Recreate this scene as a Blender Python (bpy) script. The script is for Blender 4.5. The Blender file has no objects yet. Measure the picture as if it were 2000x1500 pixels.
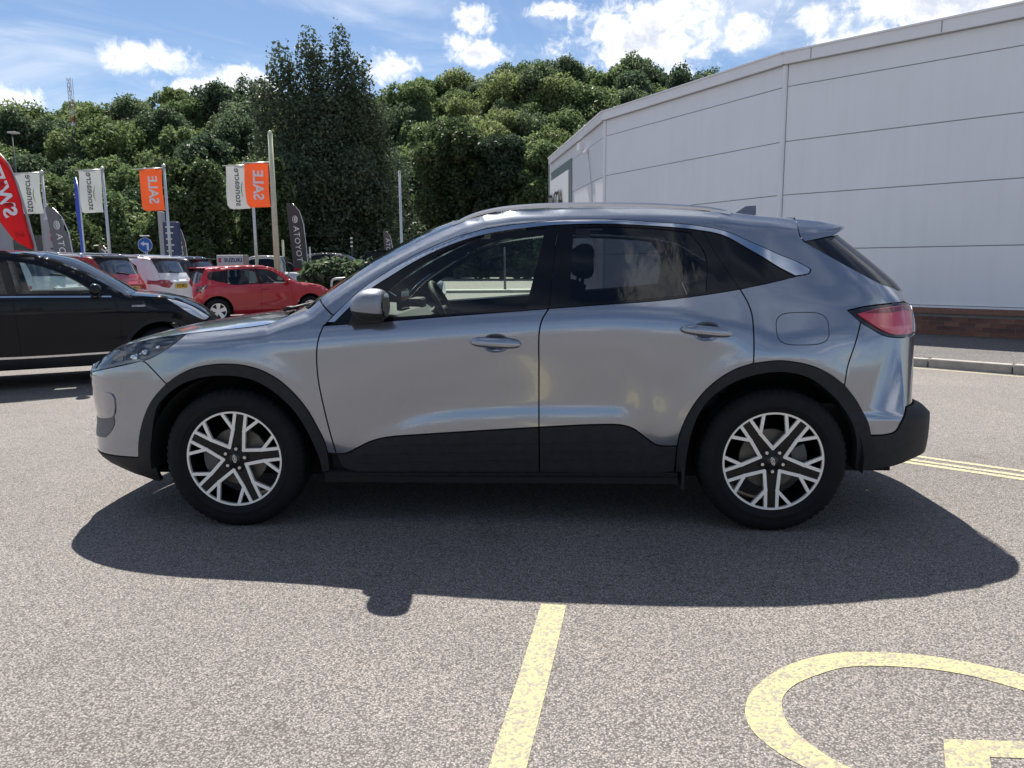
import bpy, bmesh, math, random
import numpy as np
from mathutils import Vector, Matrix
from mathutils.geometry import delaunay_2d_cdt
R = math.radians
sc = bpy.context.scene
C = sc.collection
# ================================================================ camera
CAM_H, PITCH, ROLL = 1.33, 8.86, .47
p_, r_ = R(PITCH), R(ROLL)
fwd = Vector((0, math.cos(p_), -math.sin(p_))); right0 = Vector((1, 0, 0)); up0 = Vector((0, math.sin(p_), math.cos(p_)))
rt = right0*math.cos(r_) - up0*math.sin(r_); up = right0*math.sin(r_) + up0*math.cos(r_)
cam_d = bpy.data.cameras.new('camera'); cam = bpy.data.objects.new('camera', cam_d); C.objects.link(cam)
m = Matrix.Identity(4)
for i in range(3):
    m[i][0], m[i][1], m[i][2] = rt[i], up[i], -fwd[i]
m.translation = (0, 0, CAM_H); cam.matrix_world = m
cam_d.sensor_width = 36; cam_d.lens = 27.0; cam_d.clip_start = .05; cam_d.clip_end = 5000
sc.camera = cam
# ================================================================ sky, sun, exposure
SUN = Vector((-.155, .68, 1.0)).normalized()
SUN_EL = math.asin(SUN.z); SUN_AZ = math.atan2(SUN.x, SUN.y)          # clockwise from +Y
sun_d = bpy.data.lights.new('sun', 'SUN'); sun_d.energy = 4.7; sun_d.angle = R(.53); sun_d.color = (1.0, .95, .875)
sun = bpy.data.objects.new('sun', sun_d); C.objects.link(sun); sun.location = (-8, 30, 60)
sun.rotation_euler = (-SUN).to_track_quat('-Z', 'Y').to_euler()
sc.view_settings.view_transform = 'Standard'; sc.view_settings.look = 'None'
sc.view_settings.exposure = 1.0; sc.view_settings.gamma = 1.0; sc.view_settings.use_curve_mapping = False
sc.cycles.max_bounces = 10; sc.cycles.transparent_max_bounces = 24; sc.cycles.glossy_bounces = 4
sc.cycles.diffuse_bounces = 3; sc.cycles.caustics_reflective = False; sc.cycles.caustics_refractive = False; sc.cycles.sample_clamp_indirect = 6
world = bpy.data.worlds.new('World'); sc.world = world; world.use_nodes = True
def nd(nt, typ, **kw):
    n = nt.nodes.new(typ)
    for k, v in kw.items():
        if k[0] == '_': setattr(n, k[1:], v)
    return n
def setup_world():
    nt = world.node_tree; nt.nodes.clear(); L = nt.links.new
    out = nd(nt, 'ShaderNodeOutputWorld'); bg = nd(nt, 'ShaderNodeBackground'); bg.inputs[1].default_value = SKY_STRENGTH
    sky = nd(nt, 'ShaderNodeTexSky', _sky_type='NISHITA', _sun_disc=False)
    sky.sun_elevation = SUN_EL; sky.sun_rotation = SUN_AZ; sky.altitude = 60; sky.air_density = .9; sky.dust_density = .25; sky.ozone_density = 4.0
    tc = nd(nt, 'ShaderNodeTexCoord'); nrm = nd(nt, 'ShaderNodeVectorMath', _operation='NORMALIZE'); L(tc.outputs['Generated'], nrm.inputs[0])
    D = nrm.outputs[0]
    def vmath(op, a, b):
        n = nd(nt, 'ShaderNodeVectorMath', _operation=op)
        for i, v in enumerate((a, b)):
            if v is None: continue
            if hasattr(v, 'links'): L(v, n.inputs[i])
            else: n.inputs[i].default_value = v
        return n
    def math_(op, a, b=None, c=None):
        n = nd(nt, 'ShaderNodeMath', _operation=op)
        for i, v in enumerate((a, b, c)):
            if v is None: continue
            if hasattr(v, 'links'): L(v, n.inputs[i])
            else: n.inputs[i].default_value = v
        return n.outputs[0]
    def noise(scale, detail, rough, dist=0, vec=D):
        n = nd(nt, 'ShaderNodeTexNoise'); n.inputs['Scale'].default_value = scale; n.inputs['Detail'].default_value = detail
        n.inputs['Roughness'].default_value = rough; n.inputs['Distortion'].default_value = dist; L(vec, n.inputs['Vector']); return n
    field = None
    for (d, rx, rz) in CLOUDS:
        s = vmath('SUBTRACT', D, d); k = vmath('MULTIPLY', s.outputs[0], (1/rx, 1/rx, 1/rz)); ln = vmath('LENGTH', k.outputs[0], None)
        f = math_('SUBTRACT', 1.0, ln.outputs['Value'])
        field = f if field is None else math_('MAXIMUM', field, f)
    field = math_('MAXIMUM', field, -2.0)
    n1 = noise(13, 6, .6, .3).outputs[0]; n2 = noise(46, 9, .68, .5).outputs[0]
    dens = math_('ADD', math_('ADD', field, math_('MULTIPLY', math_('SUBTRACT', n1, .5), 1.9)), math_('MULTIPLY', math_('SUBTRACT', n2, .5), 2.0))
    cov = nd(nt, 'ShaderNodeMapRange', _interpolation_type='SMOOTHSTEP'); L(dens, cov.inputs[0]); cov.inputs[1].default_value = .0; cov.inputs[2].default_value = .78
    shade = nd(nt, 'ShaderNodeMapRange', _interpolation_type='SMOOTHSTEP'); L(dens, shade.inputs[0]); shade.inputs[1].default_value = .40; shade.inputs[2].default_value = 1.25
    ccol = nd(nt, 'ShaderNodeMix', _data_type='RGBA'); L(shade.outputs[0], ccol.inputs[0])
    ccol.inputs[6].default_value = (CLOUD_HI, CLOUD_HI, CLOUD_HI*1.01, 1); ccol.inputs[7].default_value = (CLOUD_HI*.56, CLOUD_HI*.60, CLOUD_HI*.70, 1)
    # thin high cirrus streaks
    mp = nd(nt, 'ShaderNodeMapping'); mp.inputs['Rotation'].default_value = (0, .5, .3); mp.inputs['Scale'].default_value = (1.2, 1.2, 4.5); L(D, mp.inputs[0])
    n3 = noise(2.4, 7, .6, .9, mp.outputs[0]).outputs[0]
    cir = nd(nt, 'ShaderNodeMapRange', _interpolation_type='SMOOTHSTEP'); L(n3, cir.inputs[0]); cir.inputs[1].default_value = .42; cir.inputs[2].default_value = .72; cir.inputs[4].default_value = .60
    mx0 = nd(nt, 'ShaderNodeMix', _data_type='RGBA'); L(cir.outputs[0], mx0.inputs[0]); L(sky.outputs[0], mx0.inputs[6]); mx0.inputs[7].default_value = (CLOUD_HI*.75, CLOUD_HI*.8, CLOUD_HI*.88, 1)
    mx = nd(nt, 'ShaderNodeMix', _data_type='RGBA'); L(cov.outputs[0], mx.inputs[0]); L(mx0.outputs[2], mx.inputs[6]); L(ccol.outputs[2], mx.inputs[7])
    L(mx.outputs[2], bg.inputs[0]); L(bg.outputs[0], out.inputs[0])
SKY_STRENGTH = .057; CLOUD_HI = 11.5
def sky_dir(az, el):
    az, el = R(az), R(el); return (math.sin(az)*math.cos(el), math.cos(az)*math.cos(el), math.sin(el))
# azimuth (degrees right of straight ahead), elevation, horizontal and vertical radius (radians)
CLOUD_TABLE = [
    (9.3, 15.2, 0.112, 0.052),
    (11.9, 16.4, 0.062, 0.043),
    (6.4, 16.0, 0.042, 0.028),
    (-2.2, 14.4, 0.043, 0.017),
    (-3.4, 15.0, 0.019, 0.015),
    (28.0, 15.4, 0.150, 0.042),
    (24.5, 13.9, 0.070, 0.024),
    (-23.7, 13.1, 0.068, 0.022),
    (-21.1, 11.6, 0.062, 0.015),
    (-31.7, 10.1, 0.043, 0.019),
    (-8.1, 13.5, 0.047, 0.025),
    (-18.5, 12.1, 0.043, 0.022),
    (-75, 24, .22, .10), (-110, 40, .25, .14), (-155, 16, .12, .03), (165, 44, .16, .07), (140, 14, .14, .03), (100, 30, .25, .13), (60, 28, .2, .10), (-60, 55, .2, .15), (30, 62, .2, .15), (-165, 66, .2, .1), (-125, 9, .2, .03), (16.1, 15.1, .030, .022), (-2.4, 16.5, .026, .018), (3.2, 17.0, .040, .014),
]
CLOUDS = [(sky_dir(a, e), rx, rz) for a, e, rx, rz in CLOUD_TABLE]
setup_world()

# ================================================================ object helpers
def setp(o, label=None, cat=None, group=None, kind=None):
    if label: o['label'] = label
    if cat: o['category'] = cat
    if group: o['group'] = group
    if kind: o['kind'] = kind
    return o
def empty(name, loc=(0, 0, 0), rz=0, **kw):
    o = bpy.data.objects.new(name, None); C.objects.link(o); o.location = loc; o.rotation_euler = (0, 0, rz); o.empty_display_size = .2
    return setp(o, **kw)
def link(name, me, parent=None, mat=None, **kw):
    o = bpy.data.objects.new(name, me); C.objects.link(o)
    if parent: o.parent = parent
    if mat:
        for mm in (mat if isinstance(mat, (list, tuple)) else [mat]): me.materials.append(mm)
    return setp(o, **kw)
def mk(name, V, F, mat, parent=None, smooth=True, normals=None, midx=None, **kw):
    me = bpy.data.meshes.new(name); me.from_pydata([tuple(map(float, v)) for v in V], [], [tuple(map(int, f)) for f in F]); me.update()
    if midx is not None: me.polygons.foreach_set('material_index', np.asarray(midx, np.int32))
    me.polygons.foreach_set('use_smooth', np.full(len(me.polygons), bool(smooth)))
    if normals is not None:
        me.normals_split_custom_set_from_vertices([tuple(map(float, n)) for n in normals])
    return link(name, me, parent, mat, **kw)
def copy_tree(o, parent=None):
    c = o.copy(); C.objects.link(c); c.parent = parent
    for ch in o.children: copy_tree(ch, c)
    return c
class MB:
    """collects simple solids into one mesh"""
    def __init__(s): s.V, s.F = [], []
    def add(s, V, F):
        b = len(s.V); s.V += [tuple(v) for v in V]; s.F += [tuple(i+b for i in f) for f in F]; return s
    def box(s, lo, hi):
        x0, y0, z0 = lo; x1, y1, z1 = hi
        return s.add([(x0,y0,z0),(x1,y0,z0),(x1,y1,z0),(x0,y1,z0),(x0,y0,z1),(x1,y0,z1),(x1,y1,z1),(x0,y1,z1)],
                     [(0,3,2,1),(4,5,6,7),(0,1,5,4),(1,2,6,5),(2,3,7,6),(3,0,4,7)])
    def bbox(s, lo, hi, b):
        """box with chamfered edges"""
        bm = bmesh.new(); bmesh.ops.create_cube(bm, size=1)
        for v in bm.verts: v.co = Vector([lo[i] + (v.co[i]+.5)*(hi[i]-lo[i]) for i in range(3)])
        bmesh.ops.bevel(bm, geom=bm.edges[:], offset=b, segments=2, profile=.5, affect='EDGES')
        bm.verts.index_update(); r = s.add([v.co[:] for v in bm.verts], [[v.index for v in f.verts] for f in bm.faces]); bm.free(); return r
    def tube(s, pts, rad, n=8, caps=True):
        pts = [Vector(p) for p in pts]; rads = rad if isinstance(rad, (list, tuple)) else [rad]*len(pts)
        V = []; F = []; prev = None
        for i, p in enumerate(pts):
            t = (pts[min(i+1, len(pts)-1)] - pts[max(i-1, 0)]).normalized()
            if prev is None: a = t.orthogonal().normalized()
            else: a = (prev - t*prev.dot(t)).normalized()
            prev = a; b = t.cross(a)
            for k in range(n):
                an = 2*math.pi*k/n; V.append(p + (a*math.cos(an) + b*math.sin(an))*rads[i])
        for i in range(len(pts)-1):
            for k in range(n): F.append((i*n+k, i*n+(k+1)%n, (i+1)*n+(k+1)%n, (i+1)*n+k))
        if caps: F += [tuple(range(n))[::-1], tuple((len(pts)-1)*n+k for k in range(n))]
        return s.add(V, F)
    def lathe(s, prof, n=48, axis='y', c=(0, 0, 0), closed=False):
        """prof: (radius, height along the axis)"""
        V = []; F = []; m_ = len(prof)
        for k in range(n):
            a = 2*math.pi*k/n; ca, sa = math.cos(a), math.sin(a)
            for r, h in prof:
                V.append((c[0]+r*ca, c[1]+h, c[2]+r*sa) if axis == 'y' else (c[0]+r*ca, c[1]+r*sa, c[2]+h))
        for k in range(n):
            k2 = (k+1) % n
            for j in range(m_ if closed else m_-1):
                j2 = (j+1) % m_
                f = (k*m_+j, k*m_+j2, k2*m_+j2, k2*m_+j)
                F.append(f if axis != 'y' else f[::-1])
        return s.add(V, F)
    def prism(s, pts, a, b, plane='xz'):
        """2-D outline extruded; plane 'xz' extrudes along y, 'xy' along z, 'yz' along x"""
        n = len(pts)
        def P(p, h): return {'xz': (p[0], h, p[1]), 'xy': (p[0], p[1], h), 'yz': (h, p[0], p[1])}[plane]
        V = [P(p, a) for p in pts] + [P(p, b) for p in pts]
        return s.add(V, [tuple(range(n)), tuple(range(2*n-1, n-1, -1))] + [(i, n+i, n+(i+1) % n, (i+1) % n) for i in range(n)])
    def build(s, name, mat, parent=None, smooth=False, autosmooth=None, fixn=True, **kw):
        me = bpy.data.meshes.new(name); me.from_pydata(s.V, [], s.F); me.update()
        if fixn:
            bm = bmesh.new(); bm.from_mesh(me); bmesh.ops.recalc_face_normals(bm, faces=bm.faces); bm.to_mesh(me); bm.free()
        me.polygons.foreach_set('use_smooth', np.full(len(me.polygons), bool(smooth or autosmooth)))
        if autosmooth: me.set_sharp_from_angle(angle=R(autosmooth))
        return link(name, me, parent, mat, **kw)
def text_mesh(txt, size=1.0, bold=0.0, depth=0.0, align='CENTER', spacing=1.0):
    cu = bpy.data.curves.new('t', 'FONT'); cu.body = txt; cu.size = size; cu.align_x = align; cu.align_y = 'CENTER'
    cu.offset = bold; cu.extrude = depth; cu.space_character = spacing; cu.resolution_u = 3
    o = bpy.data.objects.new('t', cu); C.objects.link(o)
    dg = bpy.context.evaluated_depsgraph_get(); me = bpy.data.meshes.new_from_object(o.evaluated_get(dg))
    V = [v.co.copy() for v in me.vertices]; F = [tuple(p.vertices) for p in me.polygons]
    bpy.data.objects.remove(o); bpy.data.curves.remove(cu); bpy.data.meshes.remove(me)
    return V, F
# ================================================================ materials
MATS = {}
def pmat(name, col, rough=.5, metal=0., coat=0., spec=.5, coat_rough=.03, emit=None):
    if name in MATS: return MATS[name]
    m = bpy.data.materials.new(name); m.use_nodes = True; b = m.node_tree.nodes['Principled BSDF']
    b.inputs['Base Color'].default_value = (*col, 1); b.inputs['Roughness'].default_value = rough; b.inputs['Metallic'].default_value = metal
    b.inputs['Coat Weight'].default_value = coat; b.inputs['Coat Roughness'].default_value = coat_rough; b.inputs['Specular IOR Level'].default_value = spec
    if emit: b.inputs['Emission Color'].default_value = (*emit[:3], 1); b.inputs['Emission Strength'].default_value = emit[3]
    MATS[name] = m; return m
def ramp(nt, src, stops):
    n = nt.nodes.new('ShaderNodeValToRGB'); e = n.color_ramp.elements
    while len(e) > 1: e.remove(e[-1])
    e[0].position = stops[0][0]; e[0].color = (*stops[0][1], 1)
    for p, c in stops[1:]:
        k = e.new(p); k.color = (*c, 1)
    nt.links.new(src, n.inputs[0]); return n.outputs[0]
def tnoise(nt, scale, detail=3, rough=.5, vec=None, dist=0):
    n = nt.nodes.new('ShaderNodeTexNoise'); n.inputs['Scale'].default_value = scale; n.inputs['Detail'].default_value = detail
    n.inputs['Roughness'].default_value = rough; n.inputs['Distortion'].default_value = dist
    if vec is not None: nt.links.new(vec, n.inputs['Vector'])
    return n.outputs[0]
def varied(name, col, amp=.25, scale=6, rough=.7, metal=0, bump=0, bscale=40, coat=0, detail=4, spec=.5, rough_amp=0):
    """a colour that wanders a little, with fine relief"""
    if name in MATS: return MATS[name]
    m = pmat(name, col, rough, metal, coat, spec); nt = m.node_tree; b = nt.nodes['Principled BSDF']
    tc = nt.nodes.new('ShaderNodeTexCoord'); n = tnoise(nt, scale, detail, .6, tc.outputs['Object'])
    c = ramp(nt, n, [(.25, tuple(v*(1-amp) for v in col)), (.75, tuple(min(1, v*(1+amp)) for v in col))])
    nt.links.new(c, b.inputs['Base Color'])
    if rough_amp:
        mr = nt.nodes.new('ShaderNodeMapRange'); nt.links.new(n, mr.inputs[0]); mr.inputs[3].default_value = rough-rough_amp; mr.inputs[4].default_value = rough+rough_amp
        nt.links.new(mr.outputs[0], b.inputs['Roughness'])
    if bump:
        bp = nt.nodes.new('ShaderNodeBump'); bp.inputs['Strength'].default_value = bump; bp.inputs['Distance'].default_value = .01
        nt.links.new(tnoise(nt, bscale, 3, .6, tc.outputs['Object']), bp.inputs['Height']); nt.links.new(bp.outputs[0], b.inputs['Normal'])
    return m
def paint(name, col, metal=.0, flake=True, rough=.35, coat_rough=.02, spec=.3, coat_ior=1.5):
    """car paint: coloured base with fine flakes under clear lacquer and a film of dust"""
    if name in MATS: return MATS[name]
    m = pmat(name, col, rough, metal, 1.0, spec, coat_rough); nt = m.node_tree; b = nt.nodes['Principled BSDF']; b.inputs['Coat IOR'].default_value = coat_ior
    tc = nt.nodes.new('ShaderNodeTexCoord')
    if flake:
        v = nt.nodes.new('ShaderNodeTexVoronoi'); v.inputs['Scale'].default_value = 900; nt.links.new(tc.outputs['Object'], v.inputs['Vector'])
        sp = nt.nodes.new('ShaderNodeSeparateColor'); nt.links.new(v.outputs['Color'], sp.inputs[0])
        c = ramp(nt, sp.outputs[0], [(0, tuple(k*.86 for k in col)), (1, tuple(min(1, k*1.14) for k in col))]); nt.links.new(c, b.inputs['Base Color'])
    n = tnoise(nt, 9, 6, .65, tc.outputs['Object'])
    mr = nt.nodes.new('ShaderNodeMapRange'); nt.links.new(n, mr.inputs[0]); mr.inputs[1].default_value = .35; mr.inputs[2].default_value = .8
    mr.inputs[3].default_value = coat_rough; mr.inputs[4].default_value = coat_rough+.02; nt.links.new(mr.outputs[0], b.inputs['Coat Roughness'])
    bp = nt.nodes.new('ShaderNodeBump'); bp.inputs['Strength'].default_value = .035; bp.inputs['Distance'].default_value = .004
    nt.links.new(tnoise(nt, 60, 2, .5, tc.outputs['Object']), bp.inputs['Height']); nt.links.new(bp.outputs[0], b.inputs['Coat Normal'])
    return m
def glass(name, tint, refl=1.0, rough=.0):
    """thin pane: tinted transmission and a Fresnel reflection"""
    if name in MATS: return MATS[name]
    m = bpy.data.materials.new(name); m.use_nodes = True; nt = m.node_tree; nt.nodes.clear(); L = nt.links.new
    o = nt.nodes.new('ShaderNodeOutputMaterial'); t = nt.nodes.new('ShaderNodeBsdfTransparent'); g = nt.nodes.new('ShaderNodeBsdfGlossy'); mx = nt.nodes.new('ShaderNodeMixShader'); fr = nt.nodes.new('ShaderNodeFresnel')
    t.inputs[0].default_value = (*tint, 1); g.inputs['Roughness'].default_value = rough; g.inputs['Color'].default_value = (refl, refl, refl, 1); fr.inputs[0].default_value = 1.52
    L(fr.outputs[0], mx.inputs[0]); L(t.outputs[0], mx.inputs[1]); L(g.outputs[0], mx.inputs[2]); L(mx.outputs[0], o.inputs[0])
    MATS[name] = m; return m
SILVER = lambda: paint('silver_paint', (.275, .300, .350), metal=.80, rough=.20, coat_ior=1.7)
BLACKGLOSS = lambda: pmat('gloss_black', (.006, .006, .008), .05, 0, 0, .35)
BLACKPLA = lambda: varied('black_plastic', (.018, .019, .023), .3, 25, .6, bump=.25, bscale=700, spec=.3)
RUBBER = lambda: varied('tyre_rubber', (.010, .010, .012), .35, 12, .75, bump=.2, bscale=300, spec=.22)
CHROME = lambda: pmat('bright_trim', (.66, .68, .72), .06, 1.0)
ALLOY = lambda: varied('machined_alloy', (.86, .85, .82), .05, 30, .38, metal=.35, spec=.6)
DARKALLOY = lambda: pmat('dark_alloy', (.006, .006, .008), .32, 0, 0, .3)
INTER = lambda: varied('cabin_black', (.020, .020, .022), .3, 20, .75)
CLOTH = lambda: varied('seat_cloth', (.028, .028, .031), .3, 60, .9, bump=.3, bscale=500)
UNDER = lambda: pmat('underbody_black', (.008, .008, .008), .9)
CLEAR = lambda: glass('clear_car_glass', (.88, .97, .91))
PRIV = lambda: glass('privacy_glass', (.27, .30, .33))
LENS = lambda: glass('lamp_lens', (.86, .88, .90))
DISC = lambda: varied('brake_disc', (.15, .135, .11), .25, 30, .5, metal=.5)
# ================================================================ cutting panels out of a body surface
def cr(pts, step=.02):
    """smooth polyline through points (centripetal Catmull-Rom), resampled"""
    P = [np.array(p, float) for p in pts]
    if len(P) < 3:
        n = max(1, int(np.linalg.norm(P[1]-P[0])/step)); return [tuple(P[0] + (P[1]-P[0])*i/n) for i in range(n+1)]
    Q = [2*P[0]-P[1]] + P + [2*P[-1]-P[-2]]; out = []
    for i in range(1, len(Q)-2):
        p0, p1, p2, p3 = Q[i-1:i+3]
        t0 = 0; t1 = t0 + max(1e-6, np.linalg.norm(p1-p0))**.5; t2 = t1 + max(1e-6, np.linalg.norm(p2-p1))**.5; t3 = t2 + max(1e-6, np.linalg.norm(p3-p2))**.5
        n = max(1, int(math.ceil(np.linalg.norm(p2-p1)/step)))
        for k in range(n):
            t = t1 + (t2-t1)*k/n
            a1 = (t1-t)/(t1-t0)*p0 + (t-t0)/(t1-t0)*p1; a2 = (t2-t)/(t2-t1)*p1 + (t-t1)/(t2-t1)*p2; a3 = (t3-t)/(t3-t2)*p2 + (t-t2)/(t3-t2)*p3
            b1 = (t2-t)/(t2-t0)*a1 + (t-t0)/(t2-t0)*a2; b2 = (t3-t)/(t3-t1)*a2 + (t-t1)/(t3-t1)*a3
            out.append(tuple((t2-t)/(t2-t1)*b1 + (t-t1)/(t2-t1)*b2))
    out.append(tuple(P[-1])); return out
def outline(*segs, step=.02):
    """closed outline from smooth segments; sharp corners where segments meet"""
    out = []
    for s in segs:
        for p in cr(s, step):
            if not out or math.dist(out[-1], p) > 1e-4: out.append(p)
    if math.dist(out[0], out[-1]) < 1e-4: out.pop()
    # close with a sampled edge
    out2 = []
    for i, p in enumerate(out):
        q = out[(i+1) % len(out)]; n = max(1, int(math.dist(p, q)/step))
        out2 += [(p[0]+(q[0]-p[0])*k/n, p[1]+(q[1]-p[1])*k/n) for k in range(n)]
    return out2
def area2(P): return sum(P[i][0]*P[(i+1) % len(P)][1]-P[(i+1) % len(P)][0]*P[i][1] for i in range(len(P)))
def inset(P, g):
    """shrink a closed outline by g"""
    P = np.array(P, float)
    if area2(P) < 0: P = P[::-1]
    a = np.roll(P, 1, 0); b = np.roll(P, -1, 0)
    e1 = P-a; e2 = b-P; e1 /= np.maximum(np.linalg.norm(e1, axis=1), 1e-9)[:, None]; e2 /= np.maximum(np.linalg.norm(e2, axis=1), 1e-9)[:, None]
    n1 = np.stack([-e1[:, 1], e1[:, 0]], 1); n2 = np.stack([-e2[:, 1], e2[:, 0]], 1)
    n = n1+n2; l = np.linalg.norm(n, axis=1); n /= np.maximum(l, 1e-6)[:, None]
    k = 1/np.maximum((n*n1).sum(1), .45)
    return P + n*(g*k)[:, None]
def inside(pts, poly):
    x, y = pts[:, 0], pts[:, 1]; c = np.zeros(len(pts), bool); P = np.asarray(poly)
    j = len(P)-1
    for i in range(len(P)):
        xi, yi = P[i]; xj, yj = P[j]
        if yi != yj:
            c ^= ((yi > y) != (yj > y)) & (x < (xj-xi)*(y-yi)/(yj-yi)+xi)
        j = i
    return c
def panel(name, body, poly, mat, parent, side=-1, off=0.0, gap=.0035, holes=(), sp=.03, flange=.022, both=False, back=None, dish=None, **kw):
    """a sheet cut from a body surface by an outline in side view, with turned-in edges"""
    loops = [inset(poly, gap) if gap else np.array(poly, float)] + [np.array(h, float) for h in holes]
    if area2(loops[0]) < 0: loops[0] = loops[0][::-1]
    S = []
    for lp in loops:
        x = np.clip(lp[:, 0], body.xn(lp[:, 1]), body.xt(lp[:, 1])); S.append(np.stack([body.sigma(x, lp[:, 1]), lp[:, 1]], 1))
    lo, hi = S[0].min(0), S[0].max(0)
    gx, gz = np.meshgrid(np.arange(lo[0]+sp*.37, hi[0], sp), np.arange(lo[1]+sp*.41, hi[1], sp)); gx[1::2] += sp/2
    G = np.stack([gx.ravel(), gz.ravel()], 1); ok = inside(G, S[0])
    for h in S[1:]: ok &= ~inside(G, h)
    G = G[ok]
    if len(G):
        d = np.full(len(G), 9.)
        for lp in S:
            d = np.minimum(d, poly_dist(G[:, 0], G[:, 1], np.vstack([lp, lp[:1]])))
        G = G[d > sp*.35]
    allp = np.vstack(S+[G]); edges = []; b = 0
    for lp in S:
        n = len(lp); edges += [(b+i, b+(i+1) % n) for i in range(n)]; b += n
    V2, _, T, _, _, _ = delaunay_2d_cdt([Vector(p) for p in allp], edges, [], 0, 1e-6)
    V2 = np.array([v[:] for v in V2]); T = np.array([t for t in T if len(t) == 3])
    cen = V2[T].mean(1); ok = inside(cen, S[0])
    for h in S[1:]: ok &= ~inside(cen, h)
    a = V2[T]; ar = np.abs((a[:, 1, 0]-a[:, 0, 0])*(a[:, 2, 1]-a[:, 0, 1])-(a[:, 2, 0]-a[:, 0, 0])*(a[:, 1, 1]-a[:, 0, 1]))
    T = T[ok & (ar > 1e-8)]
    z = V2[:, 1]; x = np.clip(body.unsigma(V2[:, 0], z), body.xn(z), body.xt(z))
    N = body.normal(x, z); y = -body.w(x, z)
    P = np.stack([x, y, z], 1)
    o_ = np.full(len(x), off)
    if dish is not None: o_ = o_ + dish(x, z)
    P = P + N*o_[:, None]
    if dish is not None:
        e = .002; g = np.stack([(dish(x+e, z)-dish(x-e, z))/(2*e), np.zeros_like(x), (dish(x, z+e)-dish(x, z-e))/(2*e)], 1)
        N = N-g*np.abs(N[:, 1:2]); N = N/np.linalg.norm(N, axis=1)[:, None]
    # orientation: outward
    fn = np.cross(P[T[:, 1]]-P[T[:, 0]], P[T[:, 2]]-P[T[:, 0]]); flip = (fn*N[T].mean(1)).sum(1) < 0
    T[flip] = T[flip][:, ::-1]
    VV = [P]; NN = [N]; FF = [tuple(t) for t in T]; MI = [0]*len(T); base = len(P)
    # boundary edges
    cnt = {}
    for t in T:
        for i in range(3):
            e = (t[i], t[(i+1) % 3]); cnt[e] = 1
    bd = [e for e in cnt if (e[1], e[0]) not in cnt]
    if flange:
        used = sorted({i for e in bd for i in e}); idx = {v: k for k, v in enumerate(used)}; nb = len(used); ui = np.array(used)
        outn = np.zeros((nb, 3))
        for i, j in bd:
            t = P[j]-P[i]; o2 = np.cross(t, N[i]); o2 /= max(1e-9, np.linalg.norm(o2)); outn[idx[i]] += o2; outn[idx[j]] += o2
        outn /= np.maximum(np.linalg.norm(outn, axis=1), 1e-9)[:, None]
        VV += [P[ui], P[ui]-N[ui]*flange]; NN += [outn, outn]
        for i, j in bd:
            a, b2 = base+idx[i], base+idx[j]; FF.append((a, a+nb, b2+nb, b2)); MI.append(0)
        base += 2*nb
    if back is not None:      # dark lining behind the sheet
        VV.append(P-N*(flange+.001)); NN.append(-N); FF += [tuple(int(i)+base for i in t[::-1]) for t in T]; MI += [1]*len(T); base += len(P)
    V = np.vstack(VV); N = np.vstack(NN)
    mats = [mat] + ([back] if back is not None else [])
    fl = np.array([1, -1, 1.])
    if both:
        nV = len(V); F2 = FF + [tuple(i+nV for i in f[::-1]) for f in FF]
        return mk(name, np.vstack([V, V*fl]), F2, mats, parent, True, np.vstack([N, N*fl]), MI*2, **kw)
    if side > 0: V, N, FF = V*fl, N*fl, [f[::-1] for f in FF]
    return mk(name, V, FF, mats, parent, True, N, MI, **kw)
def top_sheet(name, body, keys, mat, parent, p=2.4, nv=25, sub=6, off=0.0, inset_y=0.0, thick=.02, back=None, pexp=None, vlim=1.0):
    """sheet between the left and right shoulders: keys are (shoulder x,z, centre x,z)"""
    K = np.array(keys, float); t = np.arange(len(K)); tt = np.linspace(0, len(K)-1, (len(K)-1)*sub+1)
    # smooth key interpolation
    cols = []
    for c in range(4):
        pts = np.array(cr([(a, b) for a, b in zip(t, K[:, c])], .02)); cols.append(np.interp(tt, pts[:, 0], pts[:, 1]))
    sx, sz, cx, cz = cols
    ye = body.w(sx, sz) - inset_y
    u = np.linspace(-1, 1, nv); v = np.sign(u)*(1-(1-np.abs(u))**1.5)*vlim; q = 1-np.abs(v)**p
    X = sx[:, None] + (cx-sx)[:, None]*q; Zc = sz[:, None] + (cz-sz)[:, None]*q; Y = ye[:, None]*v[None, :]
    G = np.stack([X, np.broadcast_to(Y, X.shape), Zc], 2)
    du = np.gradient(G, axis=0); dv = np.gradient(G, axis=1); N = np.cross(dv, du); N /= np.linalg.norm(N, axis=2)[:, :, None]
    if N[:, nv//2, 2].mean() < 0: N = -N
    G = G + N*off; n = len(tt)
    F = [(i*nv+j, (i+1)*nv+j, (i+1)*nv+j+1, i*nv+j+1) for i in range(n-1) for j in range(nv-1)]
    V = G.reshape(-1, 3); NN = N.reshape(-1, 3)
    f0 = F[len(F)//2]; fnn = np.cross(V[f0[1]]-V[f0[0]], V[f0[2]]-V[f0[0]])
    if fnn @ NN[f0[0]] < 0: F = [f[::-1] for f in F]
    MI = [0]*len(F)
    if back is not None:
        b = len(V); V = np.vstack([V, V-NN*thick]); F = F + [tuple(i+b for i in f[::-1]) for f in F]; NN = np.vstack([NN, -NN]); MI += [1]*(len(F)-len(MI))
    return mk(name, V, F, [mat]+([back] if back is not None else []), parent, True, NN, MI)

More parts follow.
